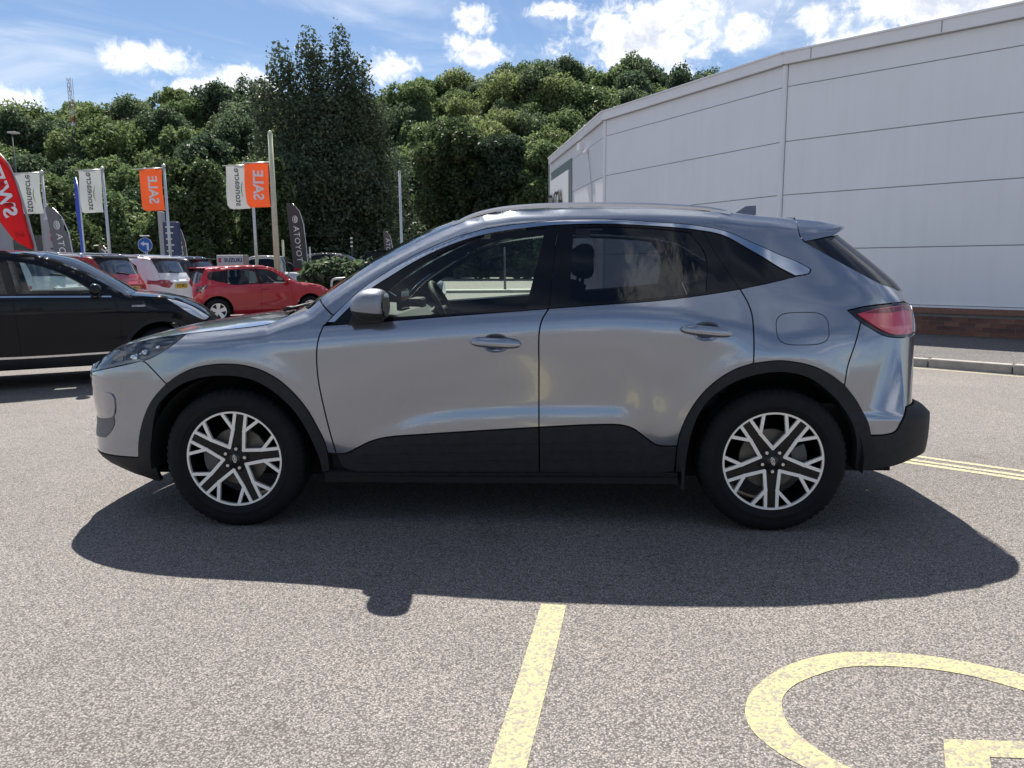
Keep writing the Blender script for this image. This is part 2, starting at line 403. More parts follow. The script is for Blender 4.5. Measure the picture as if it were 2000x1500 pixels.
# ---------------------------------------------------------------- body-surface mathematics
def pchip(xs, ys):
    """monotone cubic interpolation, vectorised"""
    xs = np.asarray(xs, float); ys = np.asarray(ys, float)
    h = np.diff(xs); d = np.diff(ys) / h
    m = np.zeros(len(xs)); m[0] = d[0]; m[-1] = d[-1]
    for i in range(1, len(xs) - 1):
        if d[i-1] * d[i] > 0:
            w1 = 2*h[i] + h[i-1]; w2 = h[i] + 2*h[i-1]
            m[i] = (w1 + w2) / (w1/d[i-1] + w2/d[i])
    def f(x):
        x = np.clip(np.asarray(x, float), xs[0], xs[-1])
        i = np.clip(np.searchsorted(xs, x) - 1, 0, len(xs) - 2)
        t = (x - xs[i]) / h[i]
        return ((1+2*t)*(1-t)**2*ys[i] + t*(1-t)**2*h[i]*m[i] + t*t*(3-2*t)*ys[i+1] + t*t*(t-1)*h[i]*m[i+1])
    return f
def sstep(a, b, x):
    t = np.clip((np.asarray(x, float) - a) / (b - a), 0, 1)
    return t*t*(3-2*t)
def poly_dist(x, z, line):
    """distance of points to an open polyline"""
    P = np.asarray(line, float); best = np.full(np.shape(x), 9.0)
    for (ax, az), (bx, bz) in zip(P[:-1], P[1:]):
        dx, dz = bx-ax, bz-az
        t = np.clip(((x-ax)*dx + (z-az)*dz) / (dx*dx + dz*dz), 0, 1)
        best = np.minimum(best, np.hypot(x-ax-t*dx, z-az-t*dz))
    return best
PLAN_T = [0, .0004, .002, .01, .03, .075, .13, .2, .3, .42, .6, .8, 1.0]
PLAN_Y = [0, .19, .295, .42, .533, .65, .73, .79, .845, .885, .918, .935, .94]
class Body:
    """near side of a car as a half-width field w(x, z); x runs from nose to tail"""
    def __init__(s, xn, xt, side, shoulder=None, r=.07, ri=.05, plan_f=1.0, plan_r=1.0):
        s.xn = pchip(*zip(*xn)); s.xt = pchip(*zip(*xt)); s.side = side
        s.shoulder = shoulder; s.r = r; s.ri = ri; s.kf = plan_f; s.kr = plan_r
        s.pl = pchip(np.array(PLAN_T)**.3, np.array(PLAN_Y)/.94)
        tt = np.linspace(0, 1, 2001)**3; yy = s.pl(tt**.3)*.94
        s.U = np.concatenate([[0], np.cumsum(np.hypot(np.diff(tt), np.diff(yy)))]); s.T = tt
    def w(s, x, z):
        x = np.asarray(x, float); z = np.asarray(z, float)
        tf = np.clip((x - s.xn(z))/s.kf, 0, 1); tr = np.clip((s.xt(z) - x)/s.kr, 0, 1)
        y = s.side(x, z)
        if s.shoulder is not None:
            d = poly_dist(x, z, s.shoulder); y = y - s.ri*np.clip(1-d/s.r, 0, 1)**2
        return y * s.pl(tf**.3) * s.pl(tr**.3)
    def sigma(s, x, z):
        x = np.asarray(x, float); z = np.asarray(z, float)
        tf = (x - s.xn(z))/s.kf; tr = (s.xt(z) - x)/s.kr
        u = x.copy()
        u = np.where(tf < 1, s.xn(z) + s.kf*(1 - (s.U[-1] - np.interp(np.clip(tf,0,1), s.T, s.U))), u)
        return np.where(tr < 1, s.xt(z) - s.kr*(1 - (s.U[-1] - np.interp(np.clip(tr,0,1), s.T, s.U))), u)
    def unsigma(s, u, z):
        u = np.asarray(u, float); z = np.asarray(z, float)
        xf = s.xn(z) + s.kf; xr = s.xt(z) - s.kr
        x = u.copy()
        x = np.where(u < xf, s.xn(z) + s.kf*np.interp(s.U[-1] - (xf-u)/s.kf, s.U, s.T), x)
        return np.where(u > xr, s.xt(z) - s.kr*np.interp(s.U[-1] - (u-xr)/s.kr, s.U, s.T), x)
    def normal(s, x, z, e=.004):
        wx = (s.w(x+e, z) - s.w(x-e, z))/(2*e); wz = (s.w(x, z+e) - s.w(x, z-e))/(2*e)
        n = np.stack([-wx, -np.ones_like(wx), -wz], 1)*np.array([-1, 1, -1])*np.array([-1, 1, -1])
        n = np.stack([-wx, -np.ones_like(wx), -wz], 1)
        return n/np.linalg.norm(n, axis=1)[:, None]
# ---------------------------------------------------------------- the silver car's own surface
ZW = pchip([-1, .3, .5, .9, 1.4, 1.9, 2.2, 2.45, 2.7, 3.6], [.90, .90, .915, .945, .975, 1.0, .985, .93, .87, .86])
SWZ = pchip([.55, .7, 1.0, 1.2, 1.6, 1.9, 2.1], [.53, .545, .625, .65, .665, .665, .655])
def main_side(x, z):
    ymax = .94 - .012*sstep(2.3, 3.2, x) - .010*(1-sstep(-.2, .6, x))
    zw = ZW(x); d = z - zw
    up = np.where(d < .14, 1.57*d*d, 1.57*.14*.14 + .44*(d-.14))
    dn = .16*d*d + .5*np.clip(.30-z, 0, 1)**1.5*2
    y = ymax - np.where(d > 0, up, dn)
    a = .026*sstep(.58, .95, x)*(1-sstep(1.93, 2.12, x))
    c = SWZ(x)
    y = y - a*np.exp(-((z-c)/np.where(z > c, .17, .075))**2)
    # lips round the wheels
    for cx, cz in ((0, .36), (2.71, .37)):
        r = np.hypot(x-cx, z-cz); y = y + .010*np.exp(-((r-.50)/.07)**2)*sstep(.3, .5, z)
    return y
SHOULDER = [(-.80,.835),(-.66,.905),(-.50,.952),(-.265,.993),(0,1.020),(.2,1.045),(.30,1.085),(.40,1.118),(.487,1.19),(.587,1.258),(.70,1.325),(.831,1.395),(.965,1.46),(1.097,1.515),(1.18,1.55),(1.28,1.580),(1.41,1.599),(1.68,1.610),(1.95,1.607),(2.21,1.599),(2.48,1.582),(2.66,1.565),(2.87,1.545)]
MAIN = Body([(.10,-.60),(.17,-.70),(.20,-.77),(.24,-.845),(.29,-.92),(.34,-.962),(.43,-.955),(.53,-.937),(.63,-.945),(.70,-.945),(.75,-.948),(.80,-.935),(.845,-.91),(1.0,-.83),(1.7,-.5)],
            [(.1,3.3),(.2,3.42),(.25,3.52),(.29,3.62),(.32,3.635),(.43,3.645),(.55,3.64),(.575,3.61),(.61,3.55),(.75,3.55),(.88,3.53),(.98,3.54),(1.10,3.525),(1.2,3.46),(1.3,3.37),(1.43,3.27),(1.6,3.20)],
            main_side, SHOULDER, .075, .055)

# ================================================================ ground
def asphalt_mat(name, lo, hi, sc=105, bump=.55):
    m = pmat(name, lo, .92); nt = m.node_tree; b = nt.nodes['Principled BSDF']; L = nt.links.new; b.inputs['Specular IOR Level'].default_value = .25
    tc = nt.nodes.new('ShaderNodeTexCoord'); v = nt.nodes.new('ShaderNodeTexVoronoi'); v.inputs['Scale'].default_value = sc; L(tc.outputs['Object'], v.inputs['Vector'])
    s = nt.nodes.new('ShaderNodeSeparateColor'); L(v.outputs['Color'], s.inputs[0])
    dark = tuple(k*.42 for k in lo)
    c = ramp(nt, s.outputs[0], [(0, dark), (.22, lo), (.7, hi), (.93, tuple(k*1.18 for k in hi)), (1, tuple(min(.9, k*1.4) for k in hi))])
    # binder showing between the stones
    mr = nt.nodes.new('ShaderNodeMapRange'); L(v.outputs['Distance'], mr.inputs[0]); mr.inputs[1].default_value = .35; mr.inputs[2].default_value = .75
    mx = nt.nodes.new('ShaderNodeMix'); mx.data_type = 'RGBA'; L(mr.outputs[0], mx.inputs[0]); L(c, mx.inputs[6]); mx.inputs[7].default_value = (*[k*.5 for k in lo], 1)
    # broad wear, tyre-polished lanes and old stains
    n1 = tnoise(nt, .35, 5, .6, tc.outputs['Object'], .4); n2 = tnoise(nt, 2.3, 6, .65, tc.outputs['Object'])
    w1 = ramp(nt, n1, [(.3, (.84, .83, .83)), (.7, (1.08, 1.07, 1.05))]); w2 = ramp(nt, n2, [(.27, (.72, .71, .70)), (.38, (.95, .95, .95)), (.75, (1.06, 1.05, 1.04))])
    m1 = nt.nodes.new('ShaderNodeMix'); m1.data_type = 'RGBA'; m1.blend_type = 'MULTIPLY'; m1.inputs[0].default_value = 1; L(mx.outputs[2], m1.inputs[6]); L(w1, m1.inputs[7])
    m2 = nt.nodes.new('ShaderNodeMix'); m2.data_type = 'RGBA'; m2.blend_type = 'MULTIPLY'; m2.inputs[0].default_value = 1; L(m1.outputs[2], m2.inputs[6]); L(w2, m2.inputs[7])
    L(m2.outputs[2], b.inputs['Base Color'])
    bp = nt.nodes.new('ShaderNodeBump'); bp.inputs['Strength'].default_value = bump; bp.inputs['Distance'].default_value = .006; bp.invert = True
    L(v.outputs['Distance'], bp.inputs['Height']); L(bp.outputs[0], b.inputs['Normal'])
    return m
ASPH = asphalt_mat('worn_asphalt', (.208, .193, .183), (.315, .292, .276), 165, .36)
PAVE = asphalt_mat('footway_asphalt', (.15, .142, .14), (.25, .235, .23), 90, .4)
def grid_sheet(x0, x1, y0, y1, z, n=2):
    return MB().add([(x0, y0, z), (x1, y0, z), (x1, y1, z), (x0, y1, z)], [(0, 1, 2, 3)])
ground = grid_sheet(-330, 330, -330, 400, 0).build('car_park_ground', ASPH, None, fixn=False, kind='structure')
def paint_mat(name, col, wear=.5, sc=105):
    """road paint, worn through on the high stones"""
    m = pmat(name, col, .8); nt = m.node_tree; b = nt.nodes['Principled BSDF']; L = nt.links.new
    tc = nt.nodes.new('ShaderNodeTexCoord'); v = nt.nodes.new('ShaderNodeTexVoronoi'); v.inputs['Scale'].default_value = sc; L(tc.outputs['Object'], v.inputs['Vector'])
    s = nt.nodes.new('ShaderNodeSeparateColor'); L(v.outputs['Color'], s.inputs[0])
    n = tnoise(nt, 7, 6, .7, tc.outputs['Object'])
    a = nt.nodes.new('ShaderNodeMath'); a.operation = 'ADD'; L(s.outputs[0], a.inputs[0]); L(n, a.inputs[1])
    c = ramp(nt, a.outputs[0], [(.0, (.20, .18, .15)), (wear*.55, (.27, .245, .19)), (wear*.75+.12, tuple(k*.86 for k in col)), (1, col)])
    mr = nt.nodes.new('ShaderNodeMath'); mr.operation = 'MULTIPLY'; mr.inputs[1].default_value = .5; L(a.outputs[0], mr.inputs[0])
    nt.links.remove(c.node.inputs[0].links[0]); L(mr.outputs[0], c.node.inputs[0]); L(c, b.inputs['Base Color'])
    bp = nt.nodes.new('ShaderNodeBump'); bp.inputs['Strength'].default_value = .45; bp.inputs['Distance'].default_value = .005; bp.invert = True
    L(v.outputs['Distance'], bp.inputs['Height']); L(bp.outputs[0], b.inputs['Normal'])
    return m
YEL = paint_mat('worn_yellow_paint', (.52, .45, .225), .64)
CRM = paint_mat('faded_yellow_paint', (.52, .475, .28), .62)
def strip(name, pts, w, mat, z=.002, step=.15):
    """painted line along a path"""
    P = np.array(cr(pts, step)); t = np.gradient(P, axis=0); t /= np.linalg.norm(t, axis=1)[:, None]; n = np.stack([-t[:, 1], t[:, 0]], 1)
    w = np.interp(np.linspace(0, 1, len(P)), np.linspace(0, 1, len(np.atleast_1d(w))), np.atleast_1d(w))[:, None]
    V = [(*p, z) for p in P+n*w/2] + [(*p, z) for p in P-n*w/2]; k = len(P)
    return MB().add(V, [(i, k+i, k+i+1, i+1) for i in range(k-1)]).build(name, mat, ground, fixn=True)
strip('bay_line', [(.158, 2.862), (.07, 2.36), (-.02, 1.87), (-.20, .85)], .100, YEL)
# part of a painted symbol: a big open ring with an angled bar inside
ro_ = [(1.86, 2.10), (1.77, 2.215), (1.654, 2.315), (1.531, 2.389), (1.39, 2.445), (1.137, 2.467), (.958, 2.411), (.823, 2.316), (.711, 2.176), (.680, 2.045), (.715, 1.935), (.788, 1.845), (.90, 1.765)]
ri_ = [(1.77, 2.03), (1.69, 2.13), (1.591, 2.220), (1.482, 2.306), (1.344, 2.359), (1.114, 2.372), (.993, 2.326), (.886, 2.260), (.822, 2.180), (.797, 2.055), (.830, 1.945), (.890, 1.858), (.96, 1.815)]
A_, B_ = cr(ro_, .02), cr(ri_, .02); k = 160
A_ = [A_[int(i*(len(A_)-1)/(k-1))] for i in range(k)]; B_ = [B_[int(i*(len(B_)-1)/(k-1))] for i in range(k)]
MB().add([(*q, .002) for q in A_]+[(*q, .002) for q in B_], [(i, i+1, k+i+1, k+i) for i in range(k-1)]).build('painted_symbol', YEL, ground)
MB().add([(*p, .002) for p in [(1.205, 1.978), (1.62, 1.95), (1.60, 1.875), (1.285, 1.897), (1.14, 1.62), (1.03, 1.64)]], [(0, 1, 2, 3), (0, 3, 4, 5)]).build('painted_symbol', YEL, ground)
# double line and edge line on the road behind
dv = np.array([.7605, -.649])
for k, (off, w) in enumerate(((0, .055), (.125, .055), (.215, .060))):
    p0 = np.array([2.757, 5.167]) + np.array([-.649, -.7605])*off
    strip('road_line', [tuple(p0-dv*1.6), tuple(p0+dv*1.2), tuple(p0+dv*6)], w, CRM, .002)
for off in (0, .16):
    p0 = np.array([5.12, 9.506]) + np.array([.7071, .7071])*off; d2 = np.array([.7071, -.7071])
    strip('road_line', [tuple(p0-d2*9), tuple(p0), tuple(p0+d2*7)], .06, CRM, .002)
# ================================================================ pavement with kerb stones
pd = np.array([.7071, -.7071]); pn = np.array([.7071, .7071])          # along, and away from the road
K0 = np.array([5.57, 9.285])                                           # a point on the kerb face
pav = MB(); a = K0-pd*16; b = K0+pd*12
pav.add([(*(a+pn*.13), .112), (*(b+pn*.13), .112), (*(b+pn*8), .125), (*(a+pn*8), .125), (*(a+pn*.13), -.02), (*(b+pn*.13), -.02)], [(0, 1, 2, 3), (4, 5, 1, 0)])
pavement = pav.build('pavement', PAVE, None, kind='structure')
KERB = varied('kerb_concrete', (.33, .31, .28), .22, 9, .85, bump=.5, bscale=90)
kme = None; rnd = random.Random(4)
for i in range(-17, 13):
    if kme is None:
        q = MB(); q.bbox((-.4535, 0, -.06), (.4535, .128, .114), .018); ko = q.build('kerb_stone', KERB, pavement); kme = ko.data
    else:
        ko = bpy.data.objects.new('kerb_stone', kme); C.objects.link(ko); ko.parent = pavement
    c = K0+pd*.917*i
    ko.location = (c[0], c[1], rnd.uniform(-.006, .004)); ko.rotation_euler = (0, rnd.uniform(-.004, .004), math.atan2(pd[1], pd[0])+rnd.uniform(-.004, .004))
# ================================================================ white panelled building
def cladding_mat():
    """white coated panels with faint rain streaks and uneven gloss"""
    m = varied('white_cladding', (.80, .81, .83), .03, .8, .5, bump=.02, bscale=3, detail=2); nt = m.node_tree; b = nt.nodes['Principled BSDF']; L = nt.links.new
    src = b.inputs['Base Color'].links[0].from_socket; tc = nt.nodes.new('ShaderNodeTexCoord'); mp = nt.nodes.new('ShaderNodeMapping'); mp.inputs['Scale'].default_value = (5, 5, .22); L(tc.outputs['Object'], mp.inputs[0])
    n = tnoise(nt, 1.6, 6, .65, mp.outputs[0]); c = ramp(nt, n, [(.32, (.86, .855, .84)), (.5, (.98, .98, .98)), (.8, (1.02, 1.02, 1.02))])
    mx = nt.nodes.new('ShaderNodeMix'); mx.data_type = 'RGBA'; mx.blend_type = 'MULTIPLY'; mx.inputs[0].default_value = .22; L(src, mx.inputs[6]); L(c, mx.inputs[7]); L(mx.outputs[2], b.inputs['Base Color'])
    return m
WHITE = cladding_mat()
FASC = varied('fascia_white', (.80, .80, .82), .04, 2, .5)
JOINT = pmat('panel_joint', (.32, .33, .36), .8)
MORTAR = varied('mortar', (.22, .20, .18), .2, 20, .95)
bld = empty('white_building', (7.0, 13.4, 0), 0, label='long white panelled commercial building with brick base curving behind the car', cat='building')
BO = Vector((7.0, 13.4, 0))
Ppt = [np.array(p) for p in ((12.2, 7.52), (5.05, 14.75), (2.40, 20.10), (1.48, 28.5), (9.0, 32.0))]
LEV = [.60, 1.56, 2.565, 3.53, 4.50, 4.88]
def facet(p, q, name, nz, mat, z0, z1, t=.05, inset_=.0, ends=(.012, .012)):
    """slab along p->q, outer face towards the camera side"""
    d = (q-p)/np.linalg.norm(q-p); n = np.array([d[1], -d[0]])
    if n @ (np.array([0, 0])-(p+q)/2) < 0: n = -n
    a, b = p+d*ends[0], q-d*ends[1]
    V = []
    for z in (z0, z1):
        for pt, o in ((a, inset_), (b, inset_), (b, inset_-t), (a, inset_-t)): V.append((*(pt+n*o), z))
    V = [Vector(v)-BO for v in V]
    return MB().add([v[:] for v in V], [(0, 1, 2, 3), (7, 6, 5, 4), (0, 4, 5, 1), (1, 5, 6, 2), (2, 6, 7, 3), (3, 7, 4, 0)]).build(name, mat, bld)
for i in range(4):
    p, q = Ppt[i], Ppt[i+1]
    facet(p, q, 'wall_core', 0, JOINT, .55, 4.9, .2, -.022, (0, 0))
    for lo, hi in zip(LEV[:-1], LEV[1:]):
        facet(p, q, 'wall_panel', 0, WHITE, lo+.008, hi-.008, .045, .0, (.06 if i else .0, .06))
    facet(p, q, 'drip_trim', 0, FASC, .565, .596, .09, .03, (0, 0))
    facet(p, q, 'fascia', 0, FASC, 4.885, 5.07, .25, .10, (-.03, -.03)); facet(p, q, 'fascia_cap', 0, FASC, 5.072, 5.10, .32, .13, (-.04, -.04))
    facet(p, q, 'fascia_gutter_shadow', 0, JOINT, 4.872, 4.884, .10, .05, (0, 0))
    facet(p, q, 'coping', 0, varied('coping_brick', (.23, .12, .085), .25, 14, .85, bump=.3), .475, .56, .20, .045, (-.02, -.02))
    facet(p, q, 'brick_core', 0, MORTAR, .05, .474, .2, .0, (0, 0))
for c in Ppt[1:4]:      # corner trims
    q = MB(); q.tube([(c[0]-BO.x, c[1]-BO.y, .60), (c[0]-BO.x, c[1]-BO.y, 4.87)], .05, 10); q.build('corner_trim', FASC, bld, autosmooth=50)
# roof
rv = [(*(p-BO.xy[:] if False else (p[0]-BO.x, p[1]-BO.y)), 5.04) for p in Ppt] + [(24-BO.x, 20-BO.y, 5.04)]
MB().add(rv, [tuple(range(len(rv)))]).build('roof', FASC, bld)
for t in np.linspace(.12, .95, 5):          # fascia joints
    pt = Ppt[0]+(Ppt[1]-Ppt[0])*t; n = np.array([-.711, -.703]); pt = pt+n*.102
    MB().box((pt[0]-BO.x-.006, pt[1]-BO.y-.006, 4.89), (pt[0]-BO.x+.006, pt[1]-BO.y+.006, 5.068)).build('fascia_joint', JOINT, bld)
# bricks of the low plinth
bricks = [varied('brick_%d' % k, col, .3, 11, .88, bump=.5, bscale=70) for k, col in enumerate(((.21, .095, .062), (.155, .072, .055), (.25, .125, .08), (.12, .062, .055)))]
d = (Ppt[1]-Ppt[0])/np.linalg.norm(Ppt[1]-Ppt[0]); n = np.array([d[1], -d[0]]); n = n if n @ Ppt[0] < 0 else -n
bme = [MB().box((-.1075, 0, -.0325), (.1075, .02, .0325)) for _ in bricks]; bmes = []
for q, mt in zip(bme, bricks):
    me = bpy.data.meshes.new('brick'); me.from_pydata(q.V, [], q.F); me.materials.append(mt); bmes.append(me)
Lf = np.linalg.norm(Ppt[1]-Ppt[0]); nb = 0
for course in range(5):
    z = .12+.0375+.075*course-.0
    if z+.0325 > .474: continue
    s = 2.6+(.1125 if course % 2 else 0)
    while s < Lf-.12 and nb < 290:
        pt = Ppt[0]+d*s+n*.008
        o = bpy.data.objects.new('brick', rnd.choices(bmes, (5, 4, 2, 2))[0]); C.objects.link(o); o.parent = bld
        o.location = (pt[0]-BO.x+n[0]*rnd.uniform(-.003, .003), pt[1]-BO.y, z); o.rotation_euler = (0, 0, math.atan2(-d[1], -d[0])); s += .2250; nb += 1
# sign boxes, gutter outlet and cable on the far facet
dd = (Ppt[3]-Ppt[2])/np.linalg.norm(Ppt[3]-Ppt[2]); nn = np.array([-dd[1], dd[0]]); nn = nn if nn @ Ppt[2] < 0 else -nn
def on_far(s, o, z): p = Ppt[2]+dd*s+nn*o; return (p[0]-BO.x, p[1]-BO.y, z)
def far_box(name, s0, s1, o0, o1, z0, z1, mat, par=bld):
    V = [on_far(s, o, z) for z in (z0, z1) for s, o in ((s0, o0), (s1, o0), (s1, o1), (s0, o1))]
    return MB().add(V, [(0, 1, 2, 3), (7, 6, 5, 4), (0, 4, 5, 1), (1, 5, 6, 2), (2, 6, 7, 3), (3, 7, 4, 0)]).build(name, mat, par)
SGR = pmat('sign_grey_green', (.20, .25, .235), .5)
far_box('sign_frame', 4.4, 8.3, .0, .04, 2.55, 4.55, SGR); fas = far_box('sign_board', 4.75, 8.3, .04, .07, 2.85, 4.25, WHITE)
tv, tf = text_mesh('DACIA', 1.0, .012)
b = MB(); tvx = [v.x for v in tv]; k0, k1 = min(tvx), max(tvx)
V0 = [on_far(5.6+(k1-v.x)/(k1-k0)*2.6, .16, 3.42+v.y*.85) for v in tv]; V1 = [on_far(5.6+(k1-v.x)/(k1-k0)*2.6, .10, 3.42+v.y*.85) for v in tv]
b.add(V0, tf); b.add(V1, tf); b.build('sign_letters', pmat('sign_letters', (.03, .035, .04), .4), bld, fixn=False)
b = MB(); b.tube([on_far(2.0, .02, 4.45), on_far(1.85, .05, 4.40), on_far(1.4, .03, 3.3), on_far(.9, .03, 1.2)], .012, 6); b.build('cable', pmat('cable_grey', (.35, .37, .38), .6), bld, smooth=True)
far_box('cctv_bracket', 1.9, 2.3, .0, .10, 4.40, 4.47, FASC); far_box('gutter_outlet', 2.6, 2.9, .0, .15, 4.55, 4.75, FASC)
# ================================================================ trees
def leaf_mat(name, c0, c1, c2, trans=.35):
    m = bpy.data.materials.new(name); m.use_nodes = True; nt = m.node_tree; nt.nodes.clear(); L = nt.links.new
    o = nt.nodes.new('ShaderNodeOutputMaterial'); df = nt.nodes.new('ShaderNodeBsdfDiffuse'); tr = nt.nodes.new('ShaderNodeBsdfTranslucent'); gl = nt.nodes.new('ShaderNodeBsdfGlossy'); mx = nt.nodes.new('ShaderNodeMixShader'); mg = nt.nodes.new('ShaderNodeMixShader')
    gm = nt.nodes.new('ShaderNodeNewGeometry'); oi = nt.nodes.new('ShaderNodeObjectInfo')
    tcc = nt.nodes.new('ShaderNodeTexCoord'); n = tnoise(nt, .9, 3, .6, tcc.outputs['Object'])
    a = nt.nodes.new('ShaderNodeMath'); a.operation = 'MULTIPLY_ADD'; L(gm.outputs['Random Per Island'], a.inputs[0]); a.inputs[1].default_value = .42; L(n, a.inputs[2])
    a2 = nt.nodes.new('ShaderNodeMath'); a2.operation = 'MULTIPLY_ADD'; L(oi.outputs['Random'], a2.inputs[0]); a2.inputs[1].default_value = .45; L(a.outputs[0], a2.inputs[2])
    s = nt.nodes.new('ShaderNodeMath'); s.operation = 'MULTIPLY'; s.inputs[1].default_value = .62; L(a2.outputs[0], s.inputs[0])
    c = ramp(nt, s.outputs[0], [(.2, c0), (.5, c1), (.8, c2)])
    L(c, df.inputs[0]); L(c, tr.inputs[0]); mx.inputs[0].default_value = trans; L(df.outputs[0], mx.inputs[1]); L(tr.outputs[0], mx.inputs[2])
    gl.inputs['Roughness'].default_value = .38; mg.inputs[0].default_value = .02; L(mx.outputs[0], mg.inputs[1]); L(gl.outputs[0], mg.inputs[2]); L(mg.outputs[0], o.inputs[0])
    return m
LF_A = leaf_mat('leaf_mid', (.055, .092, .040), (.118, .175, .072), (.21, .265, .115), .5)
LF_N = leaf_mat('leaf_near', (.028, .050, .023), (.066, .102, .042), (.145, .185, .075), .4)
LF_D = leaf_mat('leaf_deep', (.020, .037, .023), (.045, .073, .042), (.11, .14, .085), .34)
LF_B = leaf_mat('leaf_dark', (.037, .064, .039), (.078, .120, .067), (.155, .20, .105), .48)
LF_C = leaf_mat('leaf_yellow', (.066, .104, .040), (.135, .185, .070), (.235, .275, .115), .5)
BARK = varied('bark', (.075, .058, .045), .35, 5, .95, bump=.6, bscale=14)
def crown(name, lobes, n, leaf, seed, mat, shell=.5, aspect=1.7, up=.30):
    """foliage: small bent leaf sprays over and inside overlapping lobes"""
    r = np.random.default_rng(seed); Lb = np.array(lobes, float); wgt = (Lb[:, 3]*Lb[:, 5]); wgt /= wgt.sum()
    k = r.choice(len(Lb), n, p=wgt); d = r.normal(size=(n, 3)); d /= np.linalg.norm(d, axis=1)[:, None]
    rad = 1-shell*r.random(n)**1.6+.13*np.abs(r.normal(size=n))*(r.random(n) < .4)
    P = Lb[k, :3]+d*Lb[k, 3:6]*rad[:, None]
    nrm = d*.42+r.normal(size=(n, 3))*.62+np.array([0, 0, up]); nrm /= np.linalg.norm(nrm, axis=1)[:, None]
    t = np.cross(nrm, r.normal(size=(n, 3))); t /= np.linalg.norm(t, axis=1)[:, None]; b = np.cross(nrm, t)
    sz = leaf*r.uniform(.55, 1.35, n)[:, None]
    A = P-t*sz*aspect*.5; B = P+b*sz*.5+nrm*sz*.12; Cc = P+t*sz*aspect*.5-nrm*sz*.18; D = P-b*sz*.5+nrm*sz*.1
    V = np.stack([A, B, Cc, D], 1).reshape(-1, 3); me = bpy.data.meshes.new(name)
    me.vertices.add(len(V)); me.vertices.foreach_set('co', V.astype(np.float32).ravel())
    F = np.arange(4*n).reshape(-1, 4); T = np.concatenate([F[:, [0, 1, 2]], F[:, [0, 2, 3]]], 1).reshape(-1)
    me.loops.add(len(T)); me.loops.foreach_set('vertex_index', T.astype(np.int32)); me.polygons.add(2*n); me.polygons.foreach_set('loop_start', np.arange(0, 6*n, 3, dtype=np.int32))
    me.update(calc_edges=True); me.validate(); me.materials.append(mat); return me
def trunk_mesh(name, h, r0, seed, limbs=6, spread=1.8, lean=0):
    r = random.Random(seed); q = MB()
    top = (lean, r.uniform(-.2, .2), h)
    q.tube([(0, 0, -.4), (0, 0, .2), (lean*.3, 0, h*.4), top], [r0*1.35, r0, r0*.75, r0*.25], 9)
    for i in range(limbs):
        a = 2*math.pi*i/limbs+r.uniform(-.4, .4); z0 = h*r.uniform(.3, .6); s = spread*r.uniform(.6, 1.1)
        q.tube([(lean*.3, 0, z0), (s*.45*math.cos(a), s*.45*math.sin(a), z0+h*.16), (s*math.cos(a), s*math.sin(a), z0+h*r.uniform(.3, .45))], [r0*.45, r0*.3, r0*.1], 6)
    me = bpy.data.meshes.new(name); me.from_pydata(q.V, [], q.F); me.polygons.foreach_set('use_smooth', np.full(len(me.polygons), True)); me.materials.append(BARK); return me
def blob_lobes(w, h, z0, n, seed, pointy=0.):
    """lobes filling a crown of half-width w and height h whose base is at z0"""
    r = random.Random(seed); out = [(0, 0, z0+h*.45, w*.5, w*.5, h*.36)]
    for i in range(n):
        t = (i+.5)/n; a = i*2.399+r.uniform(-.5, .5); prof = math.sin(math.pi*min(1, (.12+.85*t)))**(.45) * (1-pointy*t)
        rr = w*prof*r.uniform(.35, .86); s = w*r.uniform(.15, .36)*(1-.35*pointy*t)
        out.append((rr*math.cos(a), rr*math.sin(a), z0+h*(.05+.84*t), s, s, s*r.uniform(.75, 1.1)))
    return out
def place_tree(name, tm, cm, loc, s, rz, label, group=None, sz=None):
    t = empty(name, loc, rz, label=label, cat='tree', group=group); t.scale = (s, s, sz or s)
    link('trunk', tm, t); link('crown', cm, t); return t
# wooded hill behind everything
def hill_z(x, y):
    ridge = np.interp(x, [-140, -90, -70, -54, -38, -20, -8, 10, 28, 60, 110], [12, 17.5, 18.6, 20.4, 18.8, 21, 24, 25, 22.5, 15, 8])
    return ridge*sstep(84, 140, y)
xs = np.arange(-320, 321, 8.); ys = np.concatenate([np.arange(80, 150, 6.), np.arange(150, 395, 40.)])
XX, YY = np.meshgrid(xs, ys); ZZ = hill_z(XX, YY)-.15
q = MB(); W_ = len(xs); q.add(list(zip(XX.ravel(), YY.ravel(), ZZ.ravel())), [(j*W_+i, j*W_+i+1, (j+1)*W_+i+1, (j+1)*W_+i) for j in range(len(ys)-1) for i in range(W_-1)])
q.build('hill', varied('hill_floor', (.035, .05, .018), .4, .4, .95), None, smooth=True, kind='structure')
protos = []
for k in range(7):
    w, h = (4.4, 6.2) if k % 3 else (3.8, 7.4)
    cm = crown('crown', blob_lobes(w, h, 1.2, 48, 100+k, .15 if k % 2 else .0), 15000, .22, 30+k, (LF_A, LF_A, LF_C, LF_B, LF_A, LF_C, LF_B)[k]); protos.append((trunk_mesh('trunk', 5.5, .22, k, 4, 1.6), cm))
rnd = random.Random(11); cnt = 0
